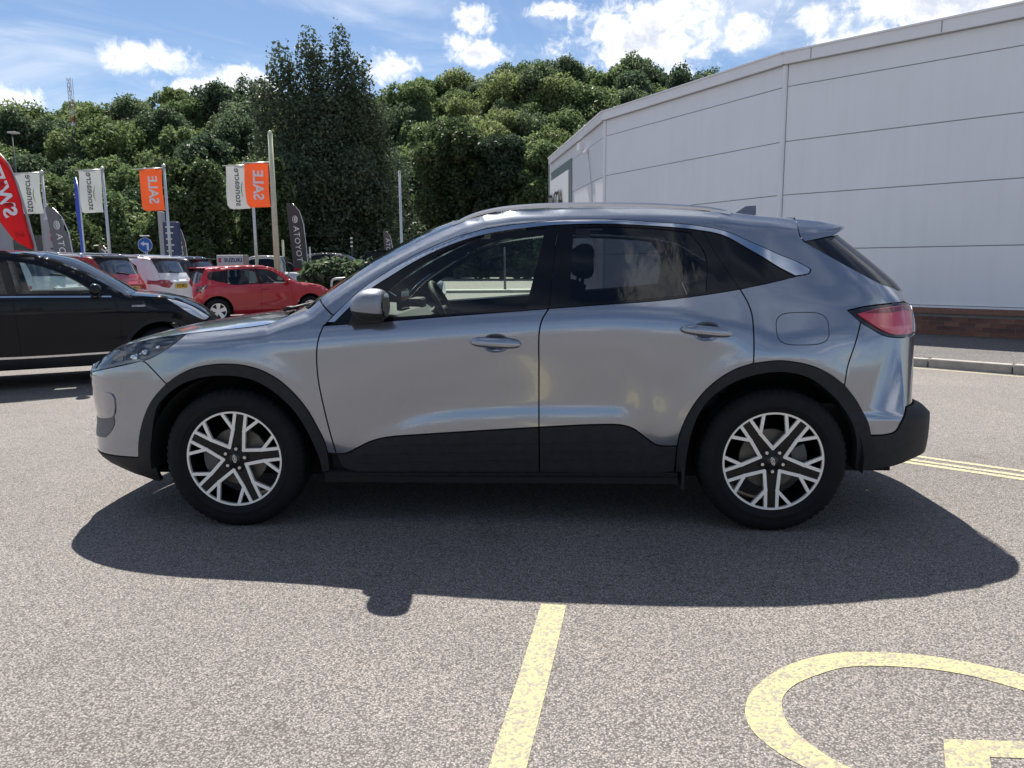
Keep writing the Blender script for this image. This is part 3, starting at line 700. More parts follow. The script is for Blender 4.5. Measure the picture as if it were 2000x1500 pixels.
for row in range(9):
    y0 = 88+row*6.6
    x = -0.74*y0-6+rnd.uniform(0, 4)
    while x < .33*y0+4:
        xx, yy = x+rnd.uniform(-1.2, 1.2), y0+rnd.uniform(-2.2, 2.2)
        kk = rnd.randrange(7); s = rnd.uniform(.9, 1.5)*(1.0 if row else .85)
        if cnt < 292:
            place_tree('broadleaf_tree', *protos[kk], (xx, yy, float(hill_z(xx, yy))-.8), s, rnd.uniform(0, 6.28), ('mid green', 'mid green', 'yellowish green', 'dark green', 'mid green', 'yellowish green', 'dark green')[kk]+' broadleaf tree '+('at the foot of', 'low on', 'half way up', 'high on', 'on the crest of')[min(4, row//2)]+' the wooded hill, '+('far left' if xx < -.47*yy else 'left of tall tree' if xx < -.24*yy else 'right of tall tree' if xx < 0 else 'by white building'), 'trees of the wooded hill', s*rnd.uniform(.9, 1.15)); cnt += 1
        x += rnd.uniform(3.8, 5.6)
# standing trees in front of the hill
def own_tree(name, loc, w, h, z0, seed, n, leaf, mat, label, pointy=.2, nl=26, shell=.55, r0=.3, extra=()):
    cm = crown('crown', blob_lobes(w, h-z0, z0, nl, seed, pointy)+list(extra), n, leaf, seed, mat, shell)
    return place_tree(name, trunk_mesh('trunk', h*.75, r0, seed, 7, w*.6), cm, loc, 1, 0, label)
tall = [(dx, dy, zz-1.8, s*1.45, s*1.3, hh) for dx, dy, zz, s, hh in ((-3.3, 0, 17.4, .75, 2.0), (-2.7, 0, 16.0, .7, 2.2), (-1.2, .2, 18.2, .70, 2.3), (-.5, .2, 17.2, .7, 2.2), (1.1, .3, 18.4, .55, 2.5), (1.7, -.3, 16.6, .8, 2.2), (2.6, -.3, 16.4, .7, 2.0), (-4.7, 0, 15.0, .7, 2.0), (-4.2, .2, 13.4, 1.0, 2.2), (-2.2, .2, 14.2, 1.3, 2.6), (.2, .2, 15.0, 1.3, 2.8), (2.2, 0, 13.6, 1.3, 2.8), (3.8, 0, 13.6, .8, 2.2), (-4.6, 0, 10.0, 1.3, 2.8), (4.2, 0, 9.4, 1.4, 2.8), (-4.6, 0, 6.5, 1.5, 2.8), (4.6, 0, 5.4, 1.6, 2.8), (-3.0, -1, 4, 2, 2.6), (3.0, -1, 3.2, 2, 2.4), (0, -1.5, 3.4, 2.6, 2.8), (0, -1.6, 8.5, 2.8, 4)) ]
own_tree('poplar_tree', (-13.7, 60, 0), 5.4, 14.4, .6, 5, 80000, .17, LF_D, 'tall dark ragged tree with upright spires rising above the hill, behind the flagpoles', .16, 70, .6, .38, tall)
own_tree('chestnut_tree', (-20.6, 50, 0), 3.4, 8.2, .4, 8, 34000, .18, LF_N, 'yellow-green leafy tree left of the tall dark one, behind the paired flags', .1, 44)
own_tree('chestnut_tree', (-16.2, 53, 0), 2.6, 9.2, .4, 81, 26000, .18, LF_N, 'narrow green tree between the yellow-green tree and the tall dark one', .1, 36)
own_tree('lime_tree', (-27.6, 46, 0), 3.9, 6.4, .2, 9, 34000, .18, LF_N, 'round green tree behind the lone orange sale flag', .05, 46)
own_tree('lime_tree', (-33.5, 50, 0), 3.6, 5.6, .2, 91, 25000, .18, LF_N, 'rounded green tree at the far left behind the leftmost white flag', .05, 40)
own_tree('maple_tree', (-5.2, 74, 0), 5.0, 15.6, .3, 12, 38000, .22, LF_N, 'broad green tree just right of the tall dark one, beside the thin white pole', .1, 46)
own_tree('maple_tree', (-.8, 72, 0), 4.2, 13.6, .3, 13, 34000, .22, LF_D, 'broad tree with pale top left of the white building, middle of the row', .1, 44)
own_tree('maple_tree', (3.4, 70, 0), 3.8, 12.6, .3, 14, 34000, .22, LF_A, 'olive green tree beside the far end of the white building', .1, 44)
own_tree('maple_tree', (-9.0, 84, 0), 4.6, 13.0, .3, 15, 28000, .23, LF_B, 'dark tree in the gap right behind the tall ragged tree', .1, 40)
own_tree('maple_tree', (8.2, 78, 0), 4.4, 16.0, .3, 16, 28000, .23, LF_A, 'green tree whose top shows over the roof edge of the white building', .1, 40)
# clipped hedge in front of the far parking
def hedge(loc, sx, sy, sz, n, seed, label, rz=0):
    r = np.random.default_rng(seed); lob = []
    for i in range(int(sx*3)): lob.append((-sx/2+sx*(i+.5)/int(sx*3), r.uniform(-.1, .1), sz*.45, .38, sy*.55, sz*.55))
    return link('hedge', crown('hedge', lob, n, .13, seed, LF_B, .35), None, label=label, cat='hedge')
hg = hedge(None, 2.6, 1.2, 1.45, 9000, 3, 'clipped dark green hedge beside the grey feather flag'); hg.location = (-5.25, 25.0, 0)

# ================================================================ wheels
def tyre_mesh(Rr, Ri, wd, nb=64, blocks=True):
    """tyre with bulging walls and a blocky shoulder; outer wall faces -y, outer edge at y = 0"""
    prof = [(Ri-.004, .030), (Ri, .010), (Ri+.012, .000), (Ri+.03, -.004), (Ri+.03+.0015, -.0055), (Ri+.034, -.0055), (Ri+.036, -.004), (Ri+(Rr-Ri)*.5, -.006), (Ri+(Rr-Ri)*.72, -.001), (Rr-.022, .008), (Rr-.012, .016), (Rr-.004, .028), (Rr, .05), (Rr, wd*.34), (Rr-.007, wd*.345), (Rr-.007, wd*.375), (Rr, wd*.38),
            (Rr, wd*.62), (Rr-.007, wd*.625), (Rr-.007, wd*.655), (Rr, wd*.66), (Rr, wd-.05), (Rr-.004, wd-.028), (Rr-.012, wd-.016), (Rr-.03, wd-.005), (Ri+(Rr-Ri)*.5, wd), (Ri+.01, wd-.012), (Ri-.004, wd-.03)]
    n = nb*3 if blocks else nb; V = []; F = []; m_ = len(prof)
    for k in range(n):
        a = 2*math.pi*k/n
        for j, (r, h) in enumerate(prof):
            if blocks and k % 3 == 0 and (9 <= j <= 12 or 21 <= j <= 23): r -= .006
            V.append((r*math.cos(a), h, r*math.sin(a)))
    for k in range(n):
        k2 = (k+1) % n
        for j in range(m_-1): F.append((k*m_+j, k2*m_+j, k2*m_+j+1, k*m_+j+1))
    return V, F
def face_plate(quads, y_of, depth):
    """union of flat polygons (x, z) given thickness"""
    pts = []; faces = []
    for q in quads:
        if area2(q) < 0: q = q[::-1]
        b = len(pts); pts += [Vector(p) for p in q]; faces.append(list(range(b, b+len(q))))
    V2, E_, T, _, _, of = delaunay_2d_cdt(pts, [], faces, 0, 1e-5)
    T = [t for t, o in zip(T, of) if o]
    V = [(v.x, y_of(math.hypot(v.x, v.y)), v.y) for v in V2]; n = len(V); F = []; cnt = set()
    for t in T:
        t = tuple(t); a, b, c = (V2[i] for i in t)
        if (b-a).cross(c-a) < 0: t = t[::-1]
        F.append(t)
        for i in range(3): cnt.add((t[i], t[(i+1) % 3]))
    V += [(x, y+depth, z) for x, y, z in V]
    for i, j in list(cnt):
        if (j, i) not in cnt: F.append((j, i, i+n, j+n))
    return V, F
def y_wheel_parts(parent, Rr, rim, wd, phi0, nsp=5, fancy=True, mats=None):
    """children of a wheel mesh: tyre, rim face, nuts, disc"""
    tm = tyre_mesh(Rr, rim-.004, wd, 62, fancy)
    t = mk('tyre', *tm, RUBBER(), parent)
    yf = lambda r: .012 + .018*(1-min(1, r/rim))
    Q = []
    def bar(p, q, w0, w1):
        p = np.array(p); q = np.array(q); d = (q-p)/np.linalg.norm(q-p); n = np.array([-d[1], d[0]])
        return [tuple(p+n*w0/2), tuple(p-n*w0/2), tuple(q-n*w1/2), tuple(q+n*w1/2)]
    def pol(r, a): return (r*math.cos(a), r*math.sin(a))
    N = 60
    for k in range(N):
        a0, a1 = 2*math.pi*k/N, 2*math.pi*(k+1)/N
        Q.append([pol(rim-.014, a0), pol(rim, a0), pol(rim, a1), pol(rim-.014, a1)])
    dark = []
    for k in range(nsp):
        a = phi0 + 2*math.pi*k/nsp; e = np.array([math.cos(a), math.sin(a)]); n = np.array([-e[1], e[0]])
        dark.append([tuple(e*.030-n*.030), tuple(e*.055-n*.036), tuple(e*(rim-.008)-n*.022), tuple(e*(rim-.008)+n*.022), tuple(e*.055+n*.036), tuple(e*.030+n*.030)])
        for sg in (1, -1):
            v = np.array(pol(.063, a+sg*math.pi/nsp)); j = e*.150+n*sg*.0285; o = e*(rim-.006)+n*sg*.0275
            Q.append(bar(v, j, .0158, .0168)); Q.append(bar(j-.01*(o-j)/np.linalg.norm(o-j), o, .0158, .0158))
            Q.append(bar(j, pol(rim-.006, a+sg*R(23.5)), .0156, .0160))
            c8 = [tuple(v+.0093*np.array(pol(1, i*math.pi/4))) for i in range(8)]
            if sg > 0: Q.append(c8)
            Q.append([tuple(j+.0098*np.array(pol(1, i*math.pi/4))) for i in range(8)])
    mk('rim_face', *face_plate(Q, yf, .016), ALLOY(), parent, smooth=False)
    Vd, Fd = face_plate(dark, lambda r: yf(r)+.007, .02); mk('spoke', Vd, Fd, DARKALLOY(), parent, smooth=False)
    hub = MB().lathe([(0, .022), (.030, .022), (.033, .025), (.062, .031), (.066, .036), (.066, .06)], 40); hub.build('hub', DARKALLOY(), parent, autosmooth=30)
    if fancy:
        cp = MB().lathe([(0, .0185), (.024, .0185), (.0275, .021), (.0285, .025)], 36).build('hub_cap', pmat('cap_black', (.015, .016, .02), .25), parent, autosmooth=40)
        ov = [(.021*math.cos(a), .0095*math.sin(a)) for a in np.linspace(0, 2*math.pi, 28, endpoint=False)]
        tilt = phi0+R(18)
        rot = lambda p: (p[0]*math.cos(tilt)-p[1]*math.sin(tilt), p[0]*math.sin(tilt)+p[1]*math.cos(tilt))
        ring = MB()
        for i in range(28):
            a, b = ov[i], ov[(i+1) % 28]; ring.prism([rot(a), rot(b), rot((b[0]*.86, b[1]*.80)), rot((a[0]*.86, a[1]*.80))], .0172, .0185)
        tv, tf = text_mesh('Ford', .0135, .0004)
        ring.add([(rot((v.x, v.y))[0], .0176, rot((v.x, v.y))[1]) for v in tv], tf)
        ring.build('emblem', pmat('emblem_silver', (.75, .76, .78), .25, .8), cp, fixn=False)
    for k in range(nsp):
        a = phi0 + 2*math.pi*k/nsp; c = pol(.0525, a)
        MB().lathe([(0, .016), (.0085, .016), (.0105, .019), (.0115, .040)], 6, c=(c[0], 0, c[1])).build('wheel_nut', pmat('nut_steel', (.55, .55, .57), .25, .9), parent, autosmooth=50)
        if fancy: MB().lathe([(.0125, .036), (.0145, .026), (.0185, .026), (.020, .036)], 20, c=(c[0], 0, c[1])).build('nut_collar', DARKALLOY(), parent, smooth=True)
    MB().lathe([(.058, .072), (.075, .078), (.148, .078), (.151, .080), (.151, .10), (.06, .10)], 48).build('brake_disc', DISC(), parent, autosmooth=30)
def barrel_mesh(rim, wd):
    return MB().lathe([(rim+.001, .006), (rim-.001, .012), (rim-.010, .020), (rim-.018, .05), (rim-.026, .10), (rim-.020, wd-.03), (rim, wd-.01), (rim+.002, wd-.012)], 56)
def make_wheel(parent, loc, side, Rr=.3635, rim=.2515, wd=.225, phi0=0, fancy=True, nsp=5):
    w = barrel_mesh(rim, wd).build('wheel', DARKALLOY(), parent, smooth=True, fixn=False)
    w.location = loc
    if side > 0: w.rotation_euler = (0, 0, math.pi)
    y_wheel_parts(w, Rr, rim, wd, phi0, nsp, fancy)
    return w

# ================================================================ the silver crossover
CAR_O = (-1.3764, 4.7098, 0); CAR_YAW = -.0515
car = empty('parked_car', CAR_O, CAR_YAW, label='silver grey crossover with black cladding parked side-on in the foreground', cat='car')
SV, BG, BP, IN = SILVER(), BLACKGLOSS(), BLACKPLA(), INTER()
# ---- outlines in side view (metres from the front axle, height above ground)
arch_fo = [(-.532,.350),(-.502,.466),(-.455,.578),(-.395,.668),(-.309,.751),(-.231,.800),(-.149,.833),(-.056,.850),(.028,.853),(.111,.845),(.199,.818),(.279,.770),(.350,.701),(.406,.624),(.447,.539),(.476,.467),(.489,.395)]
arch_fi = [(-.45,.30),(-.437,.42),(-.41,.54),(-.369,.638),(-.301,.705),(-.207,.760),(-.106,.789),(.008,.797),(.105,.786),(.186,.755),(.271,.693),(.341,.616),(.389,.531),(.423,.444),(.445,.36),(.452,.29)]
arch_ro = [(2.239,.425),(2.248,.502),(2.284,.605),(2.341,.699),(2.419,.777),(2.505,.829),(2.586,.853),(2.694,.865),(2.776,.858),(2.875,.833),(2.955,.793),(3.028,.740),(3.100,.655),(3.151,.569),(3.180,.489)]
arch_ri = [(2.285,.30),(2.29,.42),(2.306,.52),(2.333,.605),(2.380,.680),(2.456,.743),(2.549,.787),(2.657,.810),(2.746,.810),(2.852,.780),(2.945,.717),(3.030,.630),(3.090,.527),(3.115,.43),(3.12,.31)]
belt1 = [(.502,1.040),(.828,1.062),(1.163,1.087),(1.494,1.110),(1.606,1.118)]
belt2 = [(1.606,1.118),(1.823,1.133),(2.117,1.152),(2.362,1.179),(2.530,1.203)]
belt3 = [(2.530,1.203),(2.693,1.234),(2.818,1.262)]
doorF = [(.502,1.040),(.482,.988),(.471,.935),(.466,.861),(.470,.765),(.480,.690),(.494,.605),(.514,.490),(.532,.390)]
gapB = [(1.606,1.118),(1.573,1.063),(1.560,1.005),(1.558,.844),(1.557,.670),(1.557,.532)]
gapBup = [(1.670,1.545),(1.647,1.469),(1.626,1.296),(1.606,1.118)]
doorR = [(2.530,1.203),(2.563,1.141),(2.580,1.083),(2.583,.997),(2.581,.853)]
doorRup = [(2.358,1.509),(2.427,1.369),(2.530,1.203)]
clad1 = [(.532,.391),(.582,.393),(.643,.423),(.705,.454),(.784,.476),(.982,.494),(1.275,.514),(1.557,.532)]
clad2 = [(1.557,.532),(1.853,.546),(1.967,.543),(2.025,.523),(2.084,.478),(2.142,.441),(2.239,.438)]
chromeO = [(.521,1.056),(.572,1.111),(.681,1.213),(.813,1.302),(.947,1.381),(1.082,1.441),(1.218,1.487),(1.354,1.514),(1.491,1.530),(1.666,1.544),(1.829,1.546),(1.980,1.540),(2.131,1.529),(2.282,1.517),(2.358,1.507),(2.435,1.493),(2.511,1.470),(2.587,1.436),(2.663,1.402),(2.737,1.367),(2.812,1.337),(2.865,1.310)]
chromeI = [(.556,1.056),(.619,1.120),(.712,1.205),(.835,1.285),(.960,1.358),(1.092,1.418),(1.225,1.463),(1.360,1.491),(1.525,1.511),(1.666,1.522),(1.904,1.523),(2.131,1.510),(2.281,1.497),(2.361,1.486),(2.419,1.476),(2.479,1.457),(2.584,1.398),(2.659,1.354),(2.731,1.307),(2.812,1.263)]
lampF_low = [(-.222,.999),(-.259,.958),(-.319,.916),(-.405,.875),(-.563,.838),(-.734,.803),(-.81,.785),(-.868,.770)]
lampR_low = [(3.055,1.094),(3.115,1.039),(3.167,1.008),(3.227,.976),(3.295,.962),(3.40,.957),(3.485,.965)]
lampR_top = [(3.055,1.096),(3.163,1.114),(3.299,1.123),(3.40,1.127),(3.475,1.118),(3.506,1.10)]
rcut = [(3.028,.740),(3.040,.827),(3.083,.953),(3.115,1.039)]
fcut = [(-.309,.751),(-.368,.806),(-.429,.858),(-.450,.864)]
rlow = [(3.180,.489),(3.258,.487),(3.315,.499),(3.351,.556),(3.400,.605)]
pillarD = [(3.405,1.128),(3.385,1.180),(3.262,1.223),(3.08,1.317),(2.88,1.430)]
spoil = [(2.88,1.430),(2.862,1.456),(2.857,1.491),(2.868,1.545)]
SH = SHOULDER
def until(line, cond): return [p for p in line if cond(p)]
P_fender = outline([(-.222,.999)]+until(SH, lambda p: -.2 < p[0] < .45)+[(.455,1.166)], [(.455,1.166),(.545,1.088)], [(.545,1.088),(.521,1.056),(.502,1.040)], doorF, [(.532,.390),(.489,.395)], arch_fo[::-1][:-4], fcut, lampF_low[:5][::-1][1:] )
P_fender = outline([(-.222,.999)]+until(SH, lambda p: -.2 < p[0] < .45)+[(.455,1.166)], [(.455,1.166),(.545,1.088)], [(.545,1.088),(.521,1.056),(.502,1.040)], doorF, [(.532,.390),(.489,.395)], [p for p in arch_fo[::-1] if p[0] > -.30]+[(-.309,.751)], fcut, [(-.450,.864)]+[p for p in lampF_low[::-1] if p[0] > -.42])
P_frame = outline([(.545,1.088)]+chromeO[1:]+[(2.893,1.291),(2.878,1.273),(2.818,1.262)], belt3[::-1], doorR, [(2.581,.853)]+[p for p in arch_ro if 2.6 < p[0] < 3.0]+[(3.028,.740)], rcut, [(3.115,1.039),(3.055,1.095)], [p for p in lampR_top if p[0] < 3.405]+[(3.405,1.128)], pillarD, spoil, [p for p in SH[::-1] if p[0] > .47]+[(.455,1.166)])
P_door1 = outline(belt1, gapB, clad1[::-1], doorF[::-1])
P_door2 = outline(belt2, doorR, [(2.581,.853)]+[p for p in arch_ro[::-1] if 2.243 < p[0] < 2.58]+[(2.239,.438)], clad2[::-1], gapB[::-1])
P_clad1 = outline(clad1, [(1.557,.532),(1.558,.290)], [(1.558,.290),(.64,.290)], [(.64,.290),(.565,.313),(.532,.391)])
P_clad2 = outline(clad2, [(2.239,.438),(2.232,.30)], [(2.232,.30),(2.15,.290),(1.558,.290)], [(1.558,.290),(1.557,.532)])
P_bumpF = outline(fcut[::-1], [(-.309,.751)]+[p for p in arch_fo[::-1] if p[0] < -.31], [(-.532,.350),(-.693,.345),(-.85,.343),(-1.1,.343)], [(-1.1,.343),(-1.1,.755)], [(-1.1,.755),(-.868,.768)], [(-.868,.768)]+[p for p in lampF_low[::-1] if p[0] < -.5]+[(-.450,.864)])
P_lowF = outline([(-.532,.350),(-.693,.345),(-.85,.343),(-1.1,.343)], [(-1.1,.343),(-1.1,.290)], [(-1.1,.290),(-.83,.284),(-.755,.239),(-.683,.205),(-.586,.182),(-.52,.176)], [(-.52,.176),(-.47,.195)], [(-.47,.195),(-.44,.30),(-.46,.335),(-.532,.350)])
P_bumpR = outline([(3.115,1.039)]+[p for p in lampR_low if p[0] > 3.12], [(3.485,.965),(3.8,.965)], [(3.8,.965),(3.8,.612)], [(3.8,.612),(3.400,.605)], rlow[::-1], [(3.180,.489)]+[p for p in arch_ro[::-1] if p[0] > 3.05]+[(3.028,.740)], rcut)
P_lowR = outline(rlow, [(3.400,.605),(3.9,.600)], [(3.9,.600),(3.9,.345)], [(3.9,.345),(3.5,.345),(3.32,.312),(3.12,.300)], [(3.12,.300),(3.135,.40),(3.180,.489)])
P_lampF = outline([(-.222,.999)]+[p for p in SH[::-1] if p[0] < -.25], [(-.80,.835),(-.855,.815),(-.885,.800),(-.868,.770)], lampF_low[::-1])
P_lampR = outline(lampR_top, [(3.506,1.10),(3.512,1.03),(3.485,.965)], lampR_low[::-1])
P_frame1 = outline([(.556,1.056)]+[p for p in chromeI if .6 < p[0] < 1.66]+[(1.666,1.522)], [(1.666,1.522),(1.647,1.469),(1.626,1.296),(1.606,1.118)], belt1[::-1])
P_frame2 = outline([(1.666,1.522)]+[p for p in chromeI if 1.7 < p[0] < 2.36]+[(2.366,1.485)], [(2.366,1.485),(2.427,1.369),(2.530,1.203)], belt2[::-1], [(1.606,1.118),(1.626,1.296),(1.647,1.469),(1.666,1.522)])
P_quart = outline([(2.366,1.485)]+[p for p in chromeI if p[0] > 2.4], belt3[::-1], [(2.530,1.203),(2.427,1.369),(2.366,1.485)])
P_glass1 = outline([(.800,1.078),(.800,1.205)], [(.800,1.205),(.923,1.301),(1.017,1.361),(1.151,1.427),(1.287,1.477),(1.423,1.502),(1.590,1.510)], [(1.590,1.510),(1.526,1.244),(1.494,1.124)], [(1.494,1.124),(1.163,1.101),(.800,1.078)])
P_glass2 = outline([(1.729,1.511),(1.904,1.512),(2.131,1.500),(2.300,1.482)], [(2.300,1.482),(2.373,1.368),(2.366,1.192)], [(2.366,1.192),(2.117,1.167),(1.823,1.148),(1.703,1.140)], [(1.703,1.140),(1.729,1.511)])
P_chrome = outline(chromeO, [(2.865,1.310),(2.889,1.292),(2.882,1.276),(2.812,1.263)], chromeI[::-1])
P_archF = outline(arch_fo+[(.487,.30)], [(.487,.30),(.452,.29)], arch_fi[::-1], [(-.45,.30),(-.532,.350)])
P_archR = outline([(2.239,.30)]+arch_ro, [(3.180,.489),(3.12,.31)], arch_ri[::-1], [(2.285,.30),(2.239,.30)])
P_sill = outline([(.46,.289),(1.3,.289),(2.25,.293)], [(2.25,.293),(2.25,.235)], [(2.25,.235),(1.3,.232),(.45,.235)], [(.45,.235),(.46,.289)])
def oval(cx, cz, rx, rz, n=28, p=2.0):
    return [(cx+rx*math.copysign(abs(math.cos(a))**(2/p), math.cos(a)), cz+rz*math.copysign(abs(math.sin(a))**(2/p), math.sin(a))) for a in np.linspace(0, 2*math.pi, n, endpoint=False)]
FLAP = oval(2.822, 1.014, .126, .074, 48, 3.4)
CUP1 = oval(1.3495, .953, .064, .046, 34, 2.4); CUP2 = oval(2.3575, 1.006, .064, .046, 34, 2.4)
CG, PG = CLEAR(), PRIV()
def handle(door, x0, x1, z0, z1, side):
    """pull bar on a dished cup"""
    n = 18; V = []; F = []; m_ = 12
    for i in range(n+1):
        t = i/n; x = x0+(x1-x0)*t; z = z0+(z1-z0)*t
        k = (1-abs(2*t-1)**4)**.5 if 0 < t < 1 else .05
        y = -float(MAIN.w(x, z))-.016-.010*(1-(2*t-1)**2)
        for j in range(m_):
            a = 2*math.pi*j/m_; V.append((x, y-.017*k*math.cos(a)*1.0, z+.0250*k*math.sin(a)*(1.15 if math.sin(a) > 0 else .9)))
    for i in range(n):
        for j in range(m_): F.append((i*m_+j, i*m_+(j+1) % m_, (i+1)*m_+(j+1) % m_, (i+1)*m_+j))
    F += [tuple(range(m_)), tuple(n*m_+j for j in range(m_))[::-1]]
    b = MB().add([(x, y if side < 0 else -y, z) for x, y, z in V], F)
    for xx in (x0+.03, x1-.03):
        zz = z0+(z1-z0)*(xx-x0)/(x1-x0); y = -float(MAIN.w(xx, zz)); ya, yb = sorted(((y-.012)*(-side), (y+.01)*(-side)))
        b.box((xx-.014, ya, zz-.008), (xx+.014, yb, zz+.008))
    h = b.build('door_handle', SV, door, smooth=True)
    cx, cz = (x0+x1)/2+.0, (z0+z1)/2
    panel('handle_cup', MAIN, oval(cx, cz, .0645, .0465, 34, 2.4), SV, door, side, off=-.0005, gap=0, sp=.010, flange=0,
          dish=lambda x, z: -.024*np.clip(1-(np.abs((x-cx)/.0645)**2.4+np.abs((z-cz)/.0465)**2.4), 0, 1)**.6)
CHI = cr(chromeI, .02)
for sd in (-1, 1):
    panel('front_wing', MAIN, P_fender, SV, car, sd, sp=.026)
    fr = panel('body_side', MAIN, P_frame, SV, car, sd, holes=[inset(FLAP, -.0035)], sp=.028, back=IN)
    panel('fuel_flap' if sd < 0 else 'flap_panel', MAIN, FLAP, SV, fr, sd, gap=.0, sp=.03)
    d1 = panel('front_door', MAIN, P_door1, SV, car, sd, sp=.020, back=IN, holes=[CUP1])
    d2 = panel('rear_door', MAIN, P_door2, SV, car, sd, sp=.020, back=IN, holes=[CUP2])
    panel('lower_cladding', MAIN, P_clad1, BP, d1, sd, off=.004, sp=.03); panel('lower_cladding', MAIN, P_clad2, BP, d2, sd, off=.004, sp=.03)
    for k in range(3):      # pressed lines along the cladding
        zz = .335+.045*k
        panel('cladding_rib', MAIN, outline([(.66, zz), (1.1, zz+.012), (1.55, zz+.018)], [(1.55, zz+.018), (1.55, zz+.024)], [(1.55, zz+.024), (1.1, zz+.018), (.66, zz+.004)]), BP, d1, sd, off=.0065, gap=0, sp=.05, flange=.004)
        panel('cladding_rib', MAIN, outline([(1.566, zz+.018), (1.85, zz+.022), (2.0, zz+.020)], [(2.0, zz+.020), (2.0, zz+.025)], [(2.0, zz+.025), (1.85, zz+.028), (1.566, zz+.024)]), BP, d2, sd, off=.0065, gap=0, sp=.05, flange=.004)
    panel('window_frame', MAIN, P_frame1, BG, d1, sd, off=-.004, gap=.001, holes=[P_glass1], sp=.03, back=IN)
    panel('window_frame', MAIN, P_frame2, BG, d2, sd, off=-.004, gap=.001, holes=[P_glass2], sp=.03, back=IN)
    panel('window_pane', MAIN, P_glass1, CG, d1, sd, off=-.010, gap=-.004, sp=.05, flange=0)
    panel('window_pane', MAIN, P_glass2, PG, d2, sd, off=-.010, gap=-.004, sp=.05, flange=0)
    panel('quarter_window', MAIN, P_quart, BG, car, sd, off=-.005, gap=.0015, sp=.04, back=IN)
    panel('window_trim', MAIN, P_chrome, CHROME(), car, sd, off=.002, gap=.001, sp=.012, flange=.012)
    handle(d1, 1.225, 1.474, .960, .946, sd); handle(d2, 2.232, 2.483, 1.018, .994, sd)
    panel('wheel_arch_trim', MAIN, P_archF, BP, car, sd, off=.008, gap=.001, sp=.03, flange=.05)
    panel('wheel_arch_trim', MAIN, P_archR, BP, car, sd, off=.008, gap=.001, sp=.03, flange=.05)
    panel('sill', MAIN, P_sill, BP, car, sd, off=.006, gap=.0, sp=.05, flange=.05)
    # headlamp: black tub, bright elements, clear lens
    hl = panel('headlamp', MAIN, P_lampF, pmat('lamp_tub', (.30, .31, .33), .22, .4), car, sd, off=-.028, gap=.001, sp=.025, flange=.01)
    panel('lens', MAIN, P_lampF, LENS(), hl, sd, off=.0, gap=.002, sp=.02, flange=.02)
    panel('daylight_strip', MAIN, outline([(-.44, .864), (-.563, .845), (-.734, .810), (-.85, .785)], [(-.85, .785), (-.845, .800)], [(-.845, .800), (-.734, .825), (-.563, .860), (-.48, .872)]), pmat('strip_white', (.7, .72, .74), .2, .5), hl, sd, off=-.012, gap=0, sp=.02, flange=.012)
    for cx, cz, rr, mm in ((-.64, .870, .032, 0), (-.53, .885, .026, 1), (-.46, .915, .020, 1), (-.38, .945, .014, 1)):
        panel('reflector', MAIN, oval(cx, cz, rr*1.5, rr, 20, 3), pmat('reflector', (.85, .86, .88), .12, 1.0) if mm else pmat('projector', (.10, .11, .12), .05, .2, 1), hl, sd, off=-.018, gap=0, sp=.012, flange=.012, dish=lambda x, z: .012*np.cos((x-cx)*40)*np.cos((z-cz)*60))
    # rear lamp
    tl = panel('tail_lamp', MAIN, P_lampR, pmat('lamp_black', (.012, .012, .014), .12, 0, .5), car, sd, off=-.004, gap=.002, sp=.02)
    panel('red_lens', MAIN, outline([(3.102, 1.078), (3.235, 1.102), (3.40, 1.110), (3.465, 1.100)], [(3.465, 1.100), (3.445, 1.03), (3.425, .974)], [(3.425, .974), (3.30, .974), (3.235, .995), (3.165, 1.035), (3.102, 1.078)]), pmat('red_lens', (.62, .045, .065), .10, 0, 1.0, .8), tl, sd, off=.003, gap=0, sp=.018, flange=.008)
    panel('lamp_band', MAIN, outline([(3.135, 1.081), (3.235, 1.098), (3.40, 1.106), (3.452, 1.098)], [(3.452, 1.098), (3.447, 1.078)], [(3.447, 1.078), (3.40, 1.085), (3.24, 1.077), (3.135, 1.081)]), pmat('deep_red', (.20, .008, .014), .08, 0, 1), tl, sd, off=.005, gap=0, sp=.018, flange=.004)
    panel('lamp_band', MAIN, outline([(3.21, 1.022), (3.30, 1.012), (3.425, 1.015)], [(3.425, 1.015), (3.42, .998)], [(3.42, .998), (3.30, .995), (3.235, 1.004), (3.21, 1.022)]), pmat('pale_red', (.75, .16, .17), .1, 0, 1), tl, sd, off=.005, gap=0, sp=.018, flange=.004)
    panel('white_lens', MAIN, outline([(3.470, 1.102), (3.500, 1.09), (3.505, 1.03), (3.478, .972)], [(3.478, .972), (3.433, .976)], [(3.433, .976), (3.453, 1.03), (3.470, 1.102)]), pmat('white_lens', (.72, .73, .76), .12, 0, 1.0, .8), tl, sd, off=.006, gap=0, sp=.018, flange=.01)
    # bumper side details
    panel('air_vent_trim', MAIN, outline([(-.80, .683), (-.70, .690), (-.645, .682), (-.632, .654)], [(-.632, .654), (-.640, .60), (-.660, .565), (-.70, .552), (-.80, .537)]), SV, car, sd, off=.006, gap=0, sp=.02, flange=.008, dish=lambda x, z: -.008*(sstep(-.66, -.80, x)))
    panel('fog_lamp_recess', MAIN, outline([(-.92, .532), (-.80, .535), (-.70, .551), (-.658, .566)], [(-.658, .566), (-.665, .52), (-.70, .475), (-.75, .438)], [(-.75, .438), (-.85, .430), (-.93, .430)]), pmat('recess_grey', (.12, .125, .135), .5), car, sd, off=.003, gap=0, sp=.02, flange=.003)
